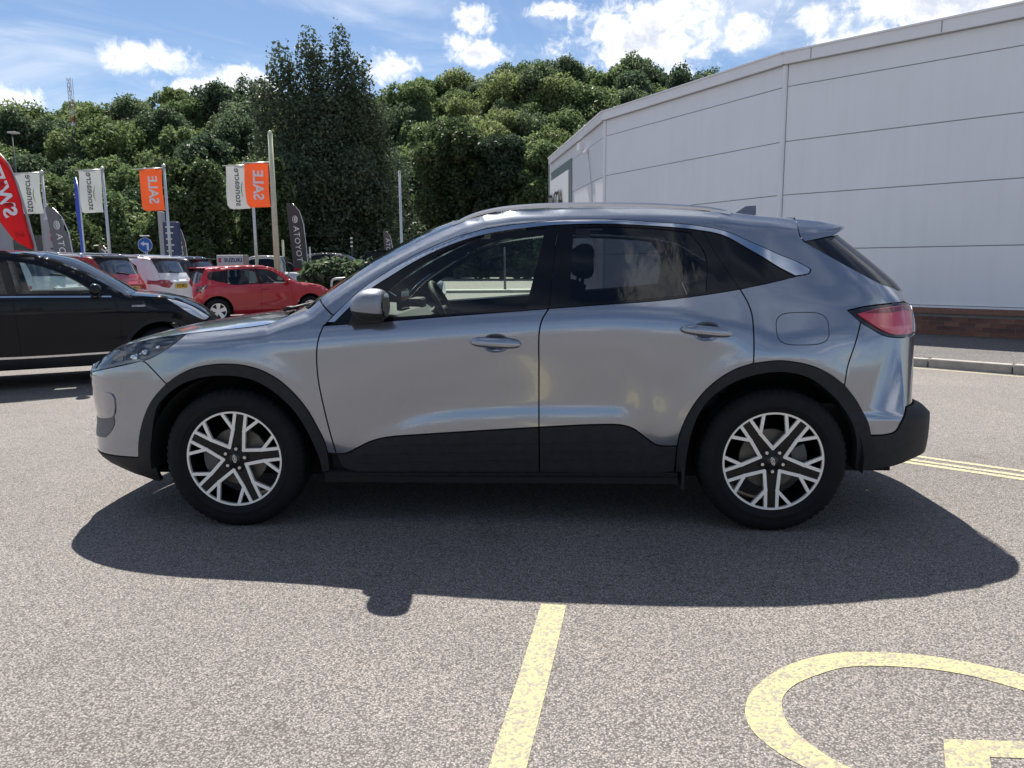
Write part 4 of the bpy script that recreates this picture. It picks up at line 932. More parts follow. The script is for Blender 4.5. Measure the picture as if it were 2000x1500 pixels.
    # liners and inner skin
    for cx, rad in ((0, .445), (2.70, .45)):
        b = MB(); n = 22; V = []; F = []
        for i in range(n+1):
            a = R(-6)+R(192)*i/n; V += [(cx+rad*math.cos(a), -.88*(-sd) if False else sd*.885, .345+rad*math.sin(a)), (cx+rad*math.cos(a), sd*.52, .345+rad*math.sin(a))]
        for i in range(n): F.append((2*i, 2*i+1, 2*i+3, 2*i+2))
        b.add(V, F); b.build('wheel_liner', UNDER(), car, smooth=True, fixn=False)
        MB().box((cx-.5, min(sd*.50, sd*.52), .18), (cx+.5, max(sd*.50, sd*.52), .84)).build('inner_wing', UNDER(), car)
    # dark skin behind the shut lines, below the windows
    ir = MAIN
    P_inner = outline([(.50, 1.046)]+[(a, b+.007) for a, b in belt1[1:]]+[(a, b+.007) for a, b in belt2[1:]], [(2.53, 1.21), (2.50, .84)], [p for p in arch_ro[::-1] if 2.25 < p[0] < 2.49]+[(2.27, .30)], [(2.27, .30), (.50, .30)], [(.50, .30), (.49, .60)], [(.49, .60), (.50, 1.046)])
    panel('inner_skin', MAIN, P_inner, UNDER(), car, sd, off=-.028, gap=0, sp=.06, flange=0)
    panel('inner_skin', MAIN, outline([(-.78, .80), (-.4, .93), (.0, .99), (.48, 1.06)], [(.48, 1.06), (.47, .60)], [p for p in arch_fo[::-1] if .45 > p[0] > -.44], [(-.455, .578), (-.6, .40), (-.8, .38)]), UNDER(), car, sd, off=-.05, gap=.01, sp=.06, flange=0)
    panel('inner_skin', MAIN, outline([(2.60, 1.15), (3.0, 1.2), (3.38, 1.12)], [(3.38, 1.12), (3.42, .96), (3.40, .64), (3.28, .52)], [(3.28, .52), (3.15, .58), (2.95, .80), (2.60, .87)]), UNDER(), car, sd, off=-.045, gap=.0, sp=.06, flange=0)
    # mud flap edge
    MB().prism([(2.262, .40), (2.283, .40), (2.281, .21), (2.270, .205)], sd*.88, sd*.70).build('mud_flap', BP, car)
panel('front_bumper', MAIN, P_bumpF, SV, car, both=True, sp=.026)
panel('lower_bumper', MAIN, P_lowF, BP, car, both=True, sp=.03, off=.003)
panel('rear_bumper', MAIN, P_bumpR, SV, car, both=True, sp=.026)
panel('lower_bumper', MAIN, P_lowR, BP, car, both=True, sp=.026, off=.006, flange=.06)
gr = panel('grille', MAIN, outline([(-1.2, .735), (-.915, .735)], [(-.915, .735), (-.905, .64), (-.915, .54)], [(-.915, .54), (-1.2, .54)], [(-1.2, .54), (-1.2, .735)]), BG, car, both=True, off=.006, gap=0, sp=.03)
for k in range(5):
    zz = .56+.037*k
    panel('grille_bar', MAIN, outline([(-1.2, zz), (-.92, zz)], [(-.92, zz), (-.92, zz+.012)], [(-.92, zz+.012), (-1.2, zz+.012)], [(-1.2, zz+.012), (-1.2, zz)]), CHROME(), gr, both=True, off=.012, gap=0, sp=.04, flange=.008)
# tops: bonnet, screen, roof, tailgate
hood_keys = [(-.80,.835,-.915,.842),(-.66,.905,-.80,.905),(-.50,.952,-.66,.955),(-.265,.993,-.42,1.012),(0,1.020,-.15,1.050),(.2,1.045,.08,1.078),(.30,1.085,.20,1.095)]
top_sheet('bonnet', MAIN, hood_keys, SV, car, p=3.0, nv=41, back=UNDER())
nose_keys = [(-.868,.770,-.948,.752),(-.845,.80,-.935,.80),(-.80,.835,-.915,.842)]
top_sheet('nose_panel', MAIN, nose_keys, SV, car, p=4, nv=31, off=-.003)
scr_keys = [(.30,1.085,.21,1.085),(.40,1.118,.26,1.12),(.487,1.190,.36,1.20),(.587,1.258,.46,1.275),(.70,1.325,.58,1.355),(.831,1.395,.73,1.44),(.965,1.460,.88,1.515),(1.097,1.515,1.03,1.575),(1.18,1.550,1.13,1.602)]
top_sheet('scuttle', MAIN, scr_keys[:2], BP, car, p=3, nv=31, off=-.004)
top_sheet('windscreen', MAIN, scr_keys[1:], CG, car, p=2.6, nv=31, inset_y=-.004, off=-.004)
roof_keys = [(1.18,1.550,1.13,1.602),(1.28,1.580,1.25,1.620),(1.41,1.599,1.41,1.634),(1.68,1.610,1.68,1.643),(1.95,1.607,1.95,1.641),(2.21,1.599,2.21,1.631),(2.48,1.582,2.48,1.613),(2.66,1.565,2.66,1.598),(2.868,1.545,2.90,1.575)]
top_sheet('roof', MAIN, roof_keys, SV, car, p=2.6, nv=41, inset_y=-.003, off=-.003, back=pmat('headlining', (.30, .30, .29), .9), thick=.035)
rg_keys = [(2.88,1.430,3.165,1.475),(3.08,1.317,3.325,1.345),(3.262,1.223,3.445,1.240),(3.385,1.180,3.50,1.180)]
top_sheet('rear_window', MAIN, rg_keys, BG, car, p=5, nv=41, off=-.004, back=IN)
tg_keys = [(3.385,1.180,3.50,1.180),(3.405,1.128,3.525,1.100)]
top_sheet('tailgate', MAIN, tg_keys, SV, car, p=5, nv=41, back=IN)
# roof spoiler: top skin runs on from the roof, underside folds back to the glass
def spoiler():
    nv = 41; V = []; F = []
    for j in range(nv):
        v = -1+2*j/(nv-1); a = abs(v); q = 1-a**4
        ya, yb_ = float(MAIN.w(2.868, 1.543))*v, float(MAIN.w(2.88, 1.432))*v
        xf, zf = 2.864+.03*q, 1.545+.030*(1-a**2.6)
        xb = 3.105+.068*(1-a**6); zb = 1.508+.027*(1-a**2.2)
        sec = [(xf, zf), (xf+(xb-xf)*.5, (zf+zb)/2+.006), (xb, zb), (xb+.004, zb-.012), (xb-.02, zb-.030), (xb-.045-.02*q, zb-.045), (2.882+.24*q, 1.432+.045*q), (2.872+.10*q, 1.46)]
        yy = [ya, ya*.985, ya*.95, ya*.95, ya*.95, ya*.97, yb_, ya*.4+yb_*.6]
        V += [(x, y, z) for (x, z), y in zip(sec, yy)]
    m_ = 8
    for j in range(nv-1):
        for i in range(m_): F.append((j*m_+i, j*m_+(i+1) % m_, (j+1)*m_+(i+1) % m_, (j+1)*m_+i))
    F += [tuple(range(m_)), tuple((nv-1)*m_+i for i in range(m_))[::-1]]
    MB().add(V, F).build('spoiler', SV, car, autosmooth=55)
spoiler()
# roof rails, fin, mirrors, wipers
for sd in (-1, 1):
    pts = cr([(1.10, 1.530), (1.215, 1.582), (1.345, 1.611), (1.486, 1.624), (1.679, 1.630), (1.993, 1.627), (2.228, 1.617), (2.44, 1.598), (2.56, 1.570)], .04)
    n = len(pts)
    rail = MB(); sec = [(-.016, -.010), (.016, -.010), (.017, .002), (.010, .011), (-.010, .011), (-.017, .002)]
    V = []; F = []
    for i, (x, z) in enumerate(pts):
        k = min(1, .35+min(i, n-1-i)/3)
        yy = sd*(.625-.03*abs((x-1.8)/.75)**2)
        V += [(x, yy+a*k, z+b*k-.004) for a, b in sec]
    for i in range(n-1):
        for j in range(6): F.append((i*6+j, i*6+(j+1) % 6, (i+1)*6+(j+1) % 6, (i+1)*6+j))
    F += [tuple(range(6)), tuple((n-1)*6+j for j in range(6))[::-1]]
    rail.add(V, F)
    for x0 in (1.16, 1.83, 2.47): rail.box((x0-.05, sd*.615-.012, 1.50), (x0+.05, sd*.615+.012, float(np.interp(x0, *zip(*pts)))-.006))
    rail.build('roof_rail', pmat('rail_alloy', (.62, .63, .65), .28, .9), car, autosmooth=35)
fin = MB(); fv = [(2.66, -.035, 1.592), (2.66, .035, 1.592), (2.80, .035, 1.582), (2.80, -.035, 1.582), (2.745, -.008, 1.652), (2.745, .008, 1.652), (2.803, .010, 1.655), (2.803, -.010, 1.655), (2.69, -.018, 1.618), (2.69, .018, 1.618)]
fin.add(fv, [(0, 8, 4, 7, 3), (1, 2, 6, 5, 9), (0, 1, 9, 8), (8, 9, 5, 4), (4, 5, 6, 7), (2, 3, 7, 6)]); fin.build('antenna_fin', paint('fin_paint', (.13, .15, .20), metal=.5, rough=.3), car)
def mirror(sd):
    """door mirror: silver cap over a black lower half, glass at the back"""
    nU, nV = 28, 18; V = []; c = (.765, -1.0, 1.143)
    for i in range(nU):
        u = 2*math.pi*i/nU
        for j in range(nV+1):
            t = -math.pi/2+math.pi*j/nV
            sx = math.copysign(abs(math.cos(u))**.75, math.cos(u))*max(0, math.cos(t))**.7; sz = math.copysign(abs(math.sin(u))**.8, math.sin(u))*max(0, math.cos(t))**.7; sy = math.copysign(abs(math.sin(t))**.8, math.sin(t))
            x = .088*sx; z = .080*sz; y = .102*sy
            if x > .062: x = .062+(x-.062)*.25
            if x < 0: x *= 1.12+.12*max(0, sz)*0; z *= 1-.30*(min(0, x)/.1)**2
            z += .10*x*.6 if x < 0 else 0
            V.append((c[0]+x, (c[1]+y)*(-sd), c[2]+z+.0*y))
    F = [(i*(nV+1)+j, ((i+1) % nU)*(nV+1)+j, ((i+1) % nU)*(nV+1)+j+1, i*(nV+1)+j+1) for i in range(nU) for j in range(nV)]
    cap_m = paint('mirror_silver', (.24, .255, .29), metal=.45, rough=.42, coat_ior=1.3); root = None
    for nm, mt, low in (('door_mirror', cap_m, False), ('mirror_base', BP, True)):
        bm = bmesh.new(); vs = [bm.verts.new(v) for v in V]
        for f in F: bm.faces.new([vs[k] for k in f])
        bmesh.ops.remove_doubles(bm, verts=bm.verts[:], dist=1e-5)
        bmesh.ops.bisect_plane(bm, geom=bm.verts[:]+bm.edges[:]+bm.faces[:], plane_co=(c[0], 0, 1.112), plane_no=Vector((.10, 0, 1)) if not low else Vector((-.10, 0, -1)), clear_inner=True)
        bmesh.ops.recalc_face_normals(bm, faces=bm.faces[:]); me = bpy.data.meshes.new(nm); bm.to_mesh(me); bm.free()
        me.polygons.foreach_set('use_smooth', np.full(len(me.polygons), True)); o_ = link(nm, me, root or car, mt)
        if root is None: root = o_
    b = MB(); b.prism([(.64, 1.045), (.80, 1.055), (.80, 1.10), (.70, 1.11), (.66, 1.09)], sd*.98, sd*.90); b.build('mirror_arm', BP, root)
    g = MB(); g.add([(c[0]+.0695, (c[1]+.085*math.cos(a))*(-sd), c[2]+.058*math.sin(a)) for a in np.linspace(0, 2*math.pi, 24, endpoint=False)], [tuple(range(24))]); g.build('mirror_glass', pmat('mirror_glass', (.8, .82, .85), .02, 1), root, fixn=False)
for sd in (-1, 1): mirror(sd)
for W_ in (0, 1):
    wp = MB()
    if W_ == 0: wp.tube([(.23, -.62, 1.105), (.26, -.45, 1.118), (.28, -.2, 1.128)], .008, 6); wp.tube([(.20, -.60, 1.10), (.19, -.35, 1.10), (.235, -.66, 1.112)], .010, 6)
    else: wp.tube([(.225, .05, 1.12), (.24, .35, 1.125), (.25, .55, 1.12)], .008, 6)
    wp.build('wiper', pmat('wiper_black', (.012, .012, .012), .5), car, smooth=True)
# floor, cabin
fl = MB(); fl.box((-.42, -.50, .20), (3.0, .50, .26)); fl.box((.46, -.87, .235), (2.25, .87, .265)); fl.box((-.7, -.45, .26), (.45, .45, .92)); fl.box((3.0, -.72, .27), (3.35, .72, .60)); fl.box((-.64, -.62, .212), (-.40, .62, .25)); fl.build('underbody', UNDER(), car)
cab = MB(); cab.prism([(.30, 1.02), (.45, 1.075), (.78, 1.065), (.86, 1.02), (.84, .90), (.70, .75), (.40, .60)], -.80, .80); cab.build('dashboard', IN, car, smooth=False)
MB().bbox((.70, -.10, 1.06), (.73, .17, 1.185), .008).build('centre_screen', BG, car)
MB().bbox((.70, .30, 1.05), (.78, .52, 1.12), .015).build('instrument_hood', IN, car)
sw = MB(); cxs, cys, czs = .925, .38, 1.05; tl_ = R(28)
ring = [(cxs+.185*math.sin(a)*math.sin(tl_)*1.0, cys+.185*math.cos(a), czs+.185*math.sin(a)*math.cos(tl_)) for a in np.linspace(0, 2*math.pi, 37)]
ring = [(cxs-.185*math.sin(a)*math.sin(tl_), cys+.185*math.cos(a), czs+.185*math.sin(a)*math.cos(tl_)) for a in np.linspace(0, 2*math.pi, 37)]
sw.tube(ring, .017, 8, caps=False); sw.tube([(cxs-.02, cys-.17, czs), (cxs-.03, cys, czs-.01), (cxs-.02, cys+.17, czs)], .022, 6); sw.tube([(cxs-.03, cys, czs-.02), (cxs-.16, cys, czs-.08)], [.05, .03], 8); sw.build('steering_wheel', IN, car, smooth=True)
def seat(x, y, w, back_h, head=True, xs=0):
    b = MB(); b.bbox((x, y-w/2, .56), (x+.52, y+w/2, .72), .05)
    V = [(x+.44, .66), (x+.54, .66), (x+.70, .66+back_h), (x+.60, .66+back_h+.02)]
    b2 = MB(); b2.prism(V, y-w/2+.02, y+w/2-.02); b.add(b2.V, b2.F)
    s_ = b.build('seat', CLOTH(), car, autosmooth=50)
    if head:
        for yy in ([y] if w < .8 else [y-.36, y+.36]):
            h = MB(); h.bbox((x+.645, yy-.13, .66+back_h+.03), (x+.745, yy+.13, .66+back_h+.215), .035); h.tube([(x+.68, yy-.06, .62+back_h), (x+.695, yy-.06, .72+back_h)], .007, 6); h.tube([(x+.68, yy+.06, .62+back_h), (x+.695, yy+.06, .72+back_h)], .007, 6); h.build('headrest', CLOTH(), s_, autosmooth=50)
seat(1.10, -.37, .52, .56); seat(1.10, .37, .52, .56); seat(1.98, 0, 1.34, .52, head=True)
MB().box((2.66, -.72, .60), (3.2, .72, .62)).build('load_cover', IN, car)
MB().bbox((.82, -.09, 1.43), (.86, .09, 1.50), .012).build('rear_view_mirror', IN, car)
# wheels
fw = make_wheel(car, (0, -.905, .3585), -1, phi0=R(79)); rw = make_wheel(car, (2.71, -.905, .3585), -1, phi0=R(-90))
make_wheel(car, (0, .905, .3585), 1, phi0=R(20)); make_wheel(car, (2.71, .905, .3585), 1, phi0=R(50))
for w_, a0 in ((fw, 200), (rw, -5)):
    b = MB(); n = 10; V = []; F = []
    for i in range(n+1):
        a = R(a0-32)+R(64)*i/n
        V += [(.105*math.cos(a), .060, .105*math.sin(a)), (.178*math.cos(a), .060, .178*math.sin(a)), (.178*math.cos(a), .125, .178*math.sin(a)), (.105*math.cos(a), .125, .105*math.sin(a))]
    for i in range(n):
        for j in range(4): F.append((4*i+j, 4*i+(j+1) % 4, 4*i+4+(j+1) % 4, 4*i+4+j))
    F += [(0, 1, 2, 3), (4*n+3, 4*n+2, 4*n+1, 4*n)]
    b.add(V, F); b.build('brake_caliper', pmat('caliper', (.10, .10, .105), .5, .5), w_)

# ================================================================ other cars
def inv_plan(body, frac): return float(np.interp(frac, body.pl(np.array(body.T)**.3), body.T))
def rear_x(body, y, z):
    """x on the tail where the half width is y"""
    xt = float(body.xt(z)); lo, hi = xt-body.kr*.95, xt
    for _ in range(50):
        m_ = (lo+hi)/2
        if float(body.w(m_, z)) > y: lo = m_
        else: hi = m_
    return lo
def gside(ymax, zw, tum, crease=.012):
    def f(x, z):
        d = z-zw; up = np.where(d < .12, (tum/.24)*d*d, (tum/.24)*.0144+tum*(d-.12))
        y = ymax-np.where(d > 0, up, .12*d*d)+crease*np.exp(-((z-(zw-.10))/.05)**2)*.6-crease*np.exp(-((z-(zw-.33))/.12)**2)
        return y-.35*np.clip(.32-z, 0, 1)
    return f
def simple_wheel(parent, loc, side, Rr=.32, rim=.215, mat=None):
    me_t = tyre_mesh(Rr, rim-.004, .2, 48, False); w = mk('wheel', *me_t, RUBBER(), parent); w.location = loc
    if side > 0: w.rotation_euler = (0, 0, math.pi)
    Q = []; pol = lambda r, a: (r*math.cos(a), r*math.sin(a))
    for k in range(40):
        a0, a1 = 2*math.pi*k/40, 2*math.pi*(k+1)/40; Q.append([pol(rim-.02, a0), pol(rim, a0), pol(rim, a1), pol(rim-.02, a1)])
    Q.append([pol(.06, 2*math.pi*k/16) for k in range(16)])
    for k in range(5):
        a = 2*math.pi*k/5+.3; e = np.array(pol(1, a)); n = np.array([-e[1], e[0]]); Q.append([tuple(e*.03-n*.035), tuple(e*(rim-.01)-n*.055), tuple(e*(rim-.01)+n*.055), tuple(e*.03+n*.035)])
    mk('rim', *face_plate(Q, lambda r: .008+.02*(1-r/rim), .02), mat or ALLOY(), w, smooth=False)
    MB().lathe([(0, .06), (rim-.01, .05)], 32).build('rim_back', DARKALLOY(), w)
    return w
def plate(parent, xr, z, txt, face, rear=True, mat=None):
    """number plate with characters on the tail (x = xr)"""
    p = MB().bbox((xr, -.26, z-.055), (xr+.012, .26, z+.055), .004).build('number_plate', mat or varied('plate_yellow', (.72, .45, .045), .06, 20, .45), parent)
    tv, tf = text_mesh(txt, .105, .002, 0, 'CENTER', .92)
    mk('plate_lettering', [(xr+.0135, v.x, z+v.y) for v in tv], tf, pmat('plate_black', (.02, .02, .02), .5), p, smooth=False)
def build_car(name, label, loc, yaw, S, pm, glassm, group=None):
    """a car from a specification of side profile, windows and tail"""
    t = empty(name, loc, yaw, label=label, cat=S.get('cat', 'car'), group=group)
    B = Body(S['xn'], S['xt'], gside(S['ymax'], S['zw'], S['tum']), S['shoulder'], .06, .045)
    wb, Ra = S['wb'], S.get('arch', .385)
    def arch(cx, r=Ra, zc=.32, z0=.24): 
        a0 = math.asin((z0-zc)/r); return [(cx+r*math.cos(a), zc+r*math.sin(a)) for a in np.linspace(a0, math.pi-a0, 26)]
    sh = S['shoulder']; bot = S.get('bot', .24)
    full = outline(sh, [sh[-1]]+S['tail'], [S['tail'][-1], (S['tail'][-1][0]-.25, bot), (wb+Ra+.03, bot)], arch(wb), [(wb-Ra-.03, bot+.0), (Ra+.03, bot)], arch(0), [(-Ra-.03, bot), (S['nose'][0][0]+.2, bot), S['nose'][0]], S['nose']+[sh[0]], step=.03)
    wins = [outline(*w, step=.03) for w in S['wins']]
    body = panel('body', B, full, pm, t, both=True, gap=0, holes=wins, sp=.05, flange=.03, back=INTER())
    for w, pane_m in zip(wins, glassm):
        for sd in (-1, 1): panel('side_window', B, w, pane_m, t, sd, off=-.012, gap=-.004, sp=.07, flange=0)
    for nm, keys, mm, p in S['tops']:
        mt = {'paint': pm, 'glass': S.get('screen') or CLEAR(), 'dark': BLACKGLOSS(), 'rglass': S.get('rglass') or BLACKGLOSS(), 'black': pmat('black_roof', (.010, .010, .012), .12, 0, .8)}[mm]
        top_sheet(nm, B, keys, mt, t, p=p, nv=25, sub=4, inset_y=.03 if mm in ('glass',) else 0, back=None if mm == 'glass' else INTER(), thick=.03)
    for sd in (-1, 1):
        for nm, poly, mm, off in S.get('patches', ()):
            panel(nm, B, poly(B) if callable(poly) else outline(*poly), mm, t, sd, off=off, gap=0, sp=.03, flange=.008)
        for cx in (0, wb):
            simple_wheel(t, (cx, sd*(S['ymax']-.02), .318), sd, .318, S.get('rim', .215))
            pts = arch(cx, Ra+.005, .32, .22); V = [(x, sd*(S['ymax']-.06), z) for x, z in pts]+[(x, sd*.5, z) for x, z in pts]; k = len(pts)
            MB().add(V, [(i, i+1, k+i+1, k+i) for i in range(k-1)]).build('wheel_liner', UNDER(), t, smooth=True)
        if S.get('mirror'):
            mx, mz = S['mirror']; y0 = float(B.w(mx, mz)); V = []; F = []; nu, nv = 14, 9
            for i in range(nu):
                u = 2*math.pi*i/nu
                for j in range(nv+1):
                    v = -math.pi/2+math.pi*j/nv; x = .075*math.cos(u)*max(0, math.cos(v))**.6; x = min(x, .05); V.append((mx+x, sd*(y0+.11+.095*math.sin(v)), mz+.03+.070*math.sin(u)*max(0, math.cos(v))**.6))
            for i in range(nu):
                for j in range(nv): F.append((i*(nv+1)+j, ((i+1) % nu)*(nv+1)+j, ((i+1) % nu)*(nv+1)+j+1, i*(nv+1)+j+1))
            q = MB().add(V, F); q.tube([(mx, sd*(y0-.01), mz-.035), (mx, sd*(y0+.07), mz-.015)], .025, 6); q.build('door_mirror', S.get('mirror_mat') or pm, t, smooth=True)
        for hx, hz in S.get('handles', ()):
            y0 = float(B.w(hx, hz)); MB().bbox((hx-.10, sd*(y0+.022)-.012, hz-.013), (hx+.10, sd*(y0+.022)+.012, hz+.013), .008).build('door_handle', S.get('handle_mat') or pm, t)
    for line in S.get('lines', ()):
        for sd in (-1, 1): panel('shut_line', B, outline(line, [(x+.006, z) for x, z in line[::-1]]), pmat('gap_black', (.004, .004, .004), .9), t, sd, off=.0012, gap=0, sp=.06, flange=0)
    if S.get('cabin'):
        q = MB(); x0 = S['cabin']
        MB().prism([(x0, .9), (x0+.15, 1.0), (x0+.45, .98), (x0+.5, .7), (x0+.1, .6)], -.7, .7).build('dashboard', INTER(), t)
        for y in (-.36, .36):
            q = MB(); q.prism([(x0+1.15, .5), (x0+1.27, .5), (x0+1.45, 1.15), (x0+1.35, 1.17)], y-.24, y+.24); q.bbox((x0+1.36, y-.12, 1.17), (x0+1.45, y+.12, 1.34), .03); q.box((x0+.75, y-.24, .45), (x0+1.2, y+.24, .58)); q.build('seat', S.get('seat_mat') or CLOTH(), t, kind='stuff' if False else None)
        MB().prism([(x0+2.1, .5), (x0+2.2, .5), (x0+2.35, 1.12), (x0+2.25, 1.14)], -.6, .6).build('rear_seat', CLOTH(), t)
    MB().box((-.55, -.66, .21), (wb+.5, .66, .30)).build('underbody', UNDER(), t)
    if S.get('extra'): S['extra'](t, B, pm)
    return t, B
RED1 = paint('red_paint', (.36, .012, .018), rough=.4); RED2 = paint('crimson_paint', (.42, .010, .022), rough=.4); WHT = paint('white_paint', (.70, .71, .73), flake=False, rough=.45)
BLK = paint('black_paint', (.005, .006, .010), rough=.3, spec=.02, coat_ior=1.32); NAVY = paint('dark_grey_paint', (.035, .037, .045), rough=.35, metal=.3); SIL2 = paint('pale_silver_paint', (.5, .51, .53), metal=.4, rough=.4)
DARKG = glass('dark_glass', (.10, .11, .13)); REDL = pmat('red_lamp', (.30, .012, .018), .12, 0, 1)
TINT = glass('swift_glass', (.45, .52, .50))
GLB = BLACKGLOSS()
# ---- SUV seen from behind
def suv_spec(lamp='long', roof='paint', txt='YD70 ZKV', rg=None):
    sh = [(-.74,.83),(-.5,.93),(-.2,.985),(.1,1.02),(.35,1.06),(.48,1.13),(.75,1.31),(1.02,1.465),(1.25,1.535),(1.7,1.56),(2.3,1.55),(2.75,1.525),(2.93,1.495),(3.02,1.38),(3.10,1.24),(3.17,1.08)]
    def lampp(B):
        if lamp == 'long': yz = [(.80,1.05),(.60,1.055),(.45,1.05),(.34,.97),(.48,.87),(.62,.90),(.80,.97)]
        else: yz = [(.80,1.05),(.66,1.055),(.64,.90),(.78,.86)]
        pts = [(rear_x(B, min(y, float(B.w(3.0, z))-.002), z), z) for y, z in yz]; pts.insert(0, (2.98, 1.06)); pts.append((2.98, .98)); return outline(pts+[pts[0]], step=.03) if False else pts
    def extra(t, B, pm):
        xr = float(B.xt(.90)); plate(t, xr-.004, .91, txt, pm)
        MB().bbox((xr-.03, -.34, .985), (xr+.012, .34, 1.02), .006).build('tailgate_trim', pm, t)
        MB().bbox((2.92, -.58, 1.515), (3.13, .58, 1.55), .012).build('spoiler', pmat('black_roof', (.010, .010, .012), .12, 0, .8) if roof == 'black' else pm, t)
        q = MB(); q.tube([(3.245, .05, 1.20), (3.23, -.12, 1.225), (3.225, -.28, 1.235)], .014, 6); q.build('rear_wiper', BLACKPLA(), t, smooth=True)
        panel('lower_bumper', B, outline([(2.98,.52),(3.6,.52)], [(3.6,.52),(3.6,.26)], [(3.6,.26),(2.98,.26)], [(2.98,.26),(2.98,.52)]), BLACKPLA(), t, both=True, off=.006, gap=0, sp=.04)
        for sd in (-1, 1):
            q = MB(); q.tube([(1.15, sd*.60, 1.545), (1.3, sd*.61, 1.60), (2.0, sd*.61, 1.615), (2.7, sd*.60, 1.585), (2.82, sd*.60, 1.55)], .017, 6); q.build('roof_rail', CHROME(), t, smooth=True)
    return dict(xn=[(.2,-.70),(.35,-.80),(.6,-.83),(.8,-.80),(.95,-.72),(1.6,-.4)], xt=[(.2,3.15),(.35,3.24),(.5,3.33),(.7,3.31),(.95,3.31),(1.06,3.28),(1.3,3.18),(1.5,3.10),(1.65,3.05)], ymax=.885, zw=.95, tum=.34, wb=2.5, shoulder=sh,
        tail=[(3.6,1.06),(3.6,.28)], nose=[(-1.1,.28),(-1.1,.80)], rim=.215, rglass=rg,
        wins=[([(.72,1.09),(.98,1.36),(1.2,1.46),(1.42,1.48)], [(1.42,1.48),(1.38,1.08)], [(1.38,1.08),(.72,1.09)]), ([(1.50,1.485),(2.1,1.48),(2.22,1.46)], [(2.22,1.46),(2.32,1.10),(1.46,1.08)], [(1.46,1.08),(1.50,1.485)]), ([(2.30,1.45),(2.62,1.42),(2.72,1.36)], [(2.72,1.36),(2.76,1.16),(2.42,1.11)], [(2.42,1.11),(2.30,1.45)])],
        tops=[('bonnet', [(-.74,.83,-.80,.85),(-.5,.93,-.66,.95),(-.2,.985,-.4,1.02),(.1,1.02,-.05,1.06),(.35,1.06,.22,1.09)], 'paint', 3), ('windscreen', [(.35,1.06,.22,1.09),(.48,1.13,.34,1.16),(.75,1.31,.64,1.37),(1.02,1.465,.94,1.53),(1.25,1.535,1.22,1.575)], 'glass', 2.6),
              ('roof', [(1.25,1.535,1.22,1.575),(1.7,1.56,1.7,1.595),(2.3,1.55,2.3,1.59),(2.75,1.525,2.75,1.57),(2.93,1.495,3.06,1.53)], roof, 2.6), ('rear_window', [(2.93,1.495,3.06,1.53),(3.02,1.38,3.14,1.40),(3.09,1.26,3.20,1.27),(3.12,1.205,3.23,1.20)], 'rglass', 4), ('tailgate', [(3.12,1.205,3.23,1.20),(3.15,1.14,3.26,1.13),(3.17,1.08,3.28,1.06)], 'paint', 4)],
        patches=[('tail_lamp', lampp, REDL, .006)], handles=[(1.2,.95),(2.05,.97)], lines=[[(1.43,.32),(1.43,.7),(1.44,1.05)]], extra=extra)
RW = pmat('rear_glass', (.035, .04, .06), .05, 0, .6, .6)
grp = 'cars parked in a row with their tails to the right'
for (nm, lab, x, y, yaw, pm, sp) in (
    ('estate_car', 'pale silver estate car roof behind the black car, nearest of the parked row', -7.25, 12.7, R(-6), SIL2, suv_spec('short', 'paint', 'LS19 KVA', RW)),
    ('red_suv', 'red sport utility car with dark roof seen from behind, yellow number plate', -7.35, 15.0, R(-6), RED1, suv_spec('short', 'black', 'YD70 ZKV', RW)),
    ('white_suv', 'white sport utility car seen from behind with pointed red tail lamps', -7.45, 17.5, R(-6), WHT, suv_spec('long', 'paint', 'YF22 MZU', RW)),
    ('dark_suv', 'dark grey sport utility car half hidden behind the white one', -7.9, 20.6, R(-6), NAVY, suv_spec('short', 'black', 'YK21 OVN', RW))):
    c_, s_ = math.cos(yaw), math.sin(yaw)
    build_car(nm, lab, (x-3.31*c_, y-3.31*s_, 0), yaw, sp, pm, [GLB]*3, grp)
# ---- black crossover on the left, nose to the right
bsh = [(-.60,.70),(-.47,.81),(-.30,.905),(-.12,.968),(.1,.995),(.30,1.015),(.40,1.05),(.62,1.19),(.90,1.345),(1.15,1.445),(1.4,1.49),(1.8,1.505),(2.3,1.48),(2.7,1.42),(2.95,1.32),(3.2,1.10)]
def bextra(t, B, pm):
    for sd in (-1, 1):
        panel('window_trim', B, outline([(.50,1.000),(1.2,1.012),(2.4,1.03)], [(2.4,1.03),(2.4,1.048)], [(2.4,1.048),(1.2,1.030),(.50,1.016)]), CHROME(), t, sd, off=.004, gap=0, sp=.05, flange=.006)
        panel('sill_trim', B, outline([(.42,.365),(1.3,.355),(2.05,.365)], [(2.05,.365),(2.05,.39)], [(2.05,.39),(1.3,.378),(.42,.385)]), CHROME(), t, sd, off=.006, gap=0, sp=.05, flange=.006)
        panel('lower_cladding', B, outline([(.40,.36),(2.08,.36)], [(2.08,.36),(2.08,.245)], [(2.08,.245),(.40,.245)]), BLACKPLA(), t, sd, off=.004, gap=0, sp=.06)
        hl = panel('headlamp', B, outline([(-.08,.962),(-.2,.93),(-.35,.86),(-.54,.73)], [(-.54,.73),(-.48,.70),(-.34,.77),(-.20,.87),(-.08,.962)]), pmat('reflector2', (.55, .57, .6), .15, .6, 1), t, sd, off=.003, gap=0, sp=.03)
        MB().bbox((.16, sd*.925-.006, .885), (.30, sd*.925+.006, .905), .003).build('wing_badge', CHROME(), t)
        for cx in (0, 2.588):
            a0 = R(-8); P1 = [(cx+.435*math.cos(a), .32+.435*math.sin(a)) for a in np.linspace(a0, math.pi-a0, 30)]; P0 = [(cx+.387*math.cos(a), .32+.387*math.sin(a)) for a in np.linspace(math.pi-a0, a0, 30)]
            panel('wheel_arch_trim', B, P1+P0, BLACKPLA(), t, sd, off=.006, gap=0, sp=.04, flange=.03)
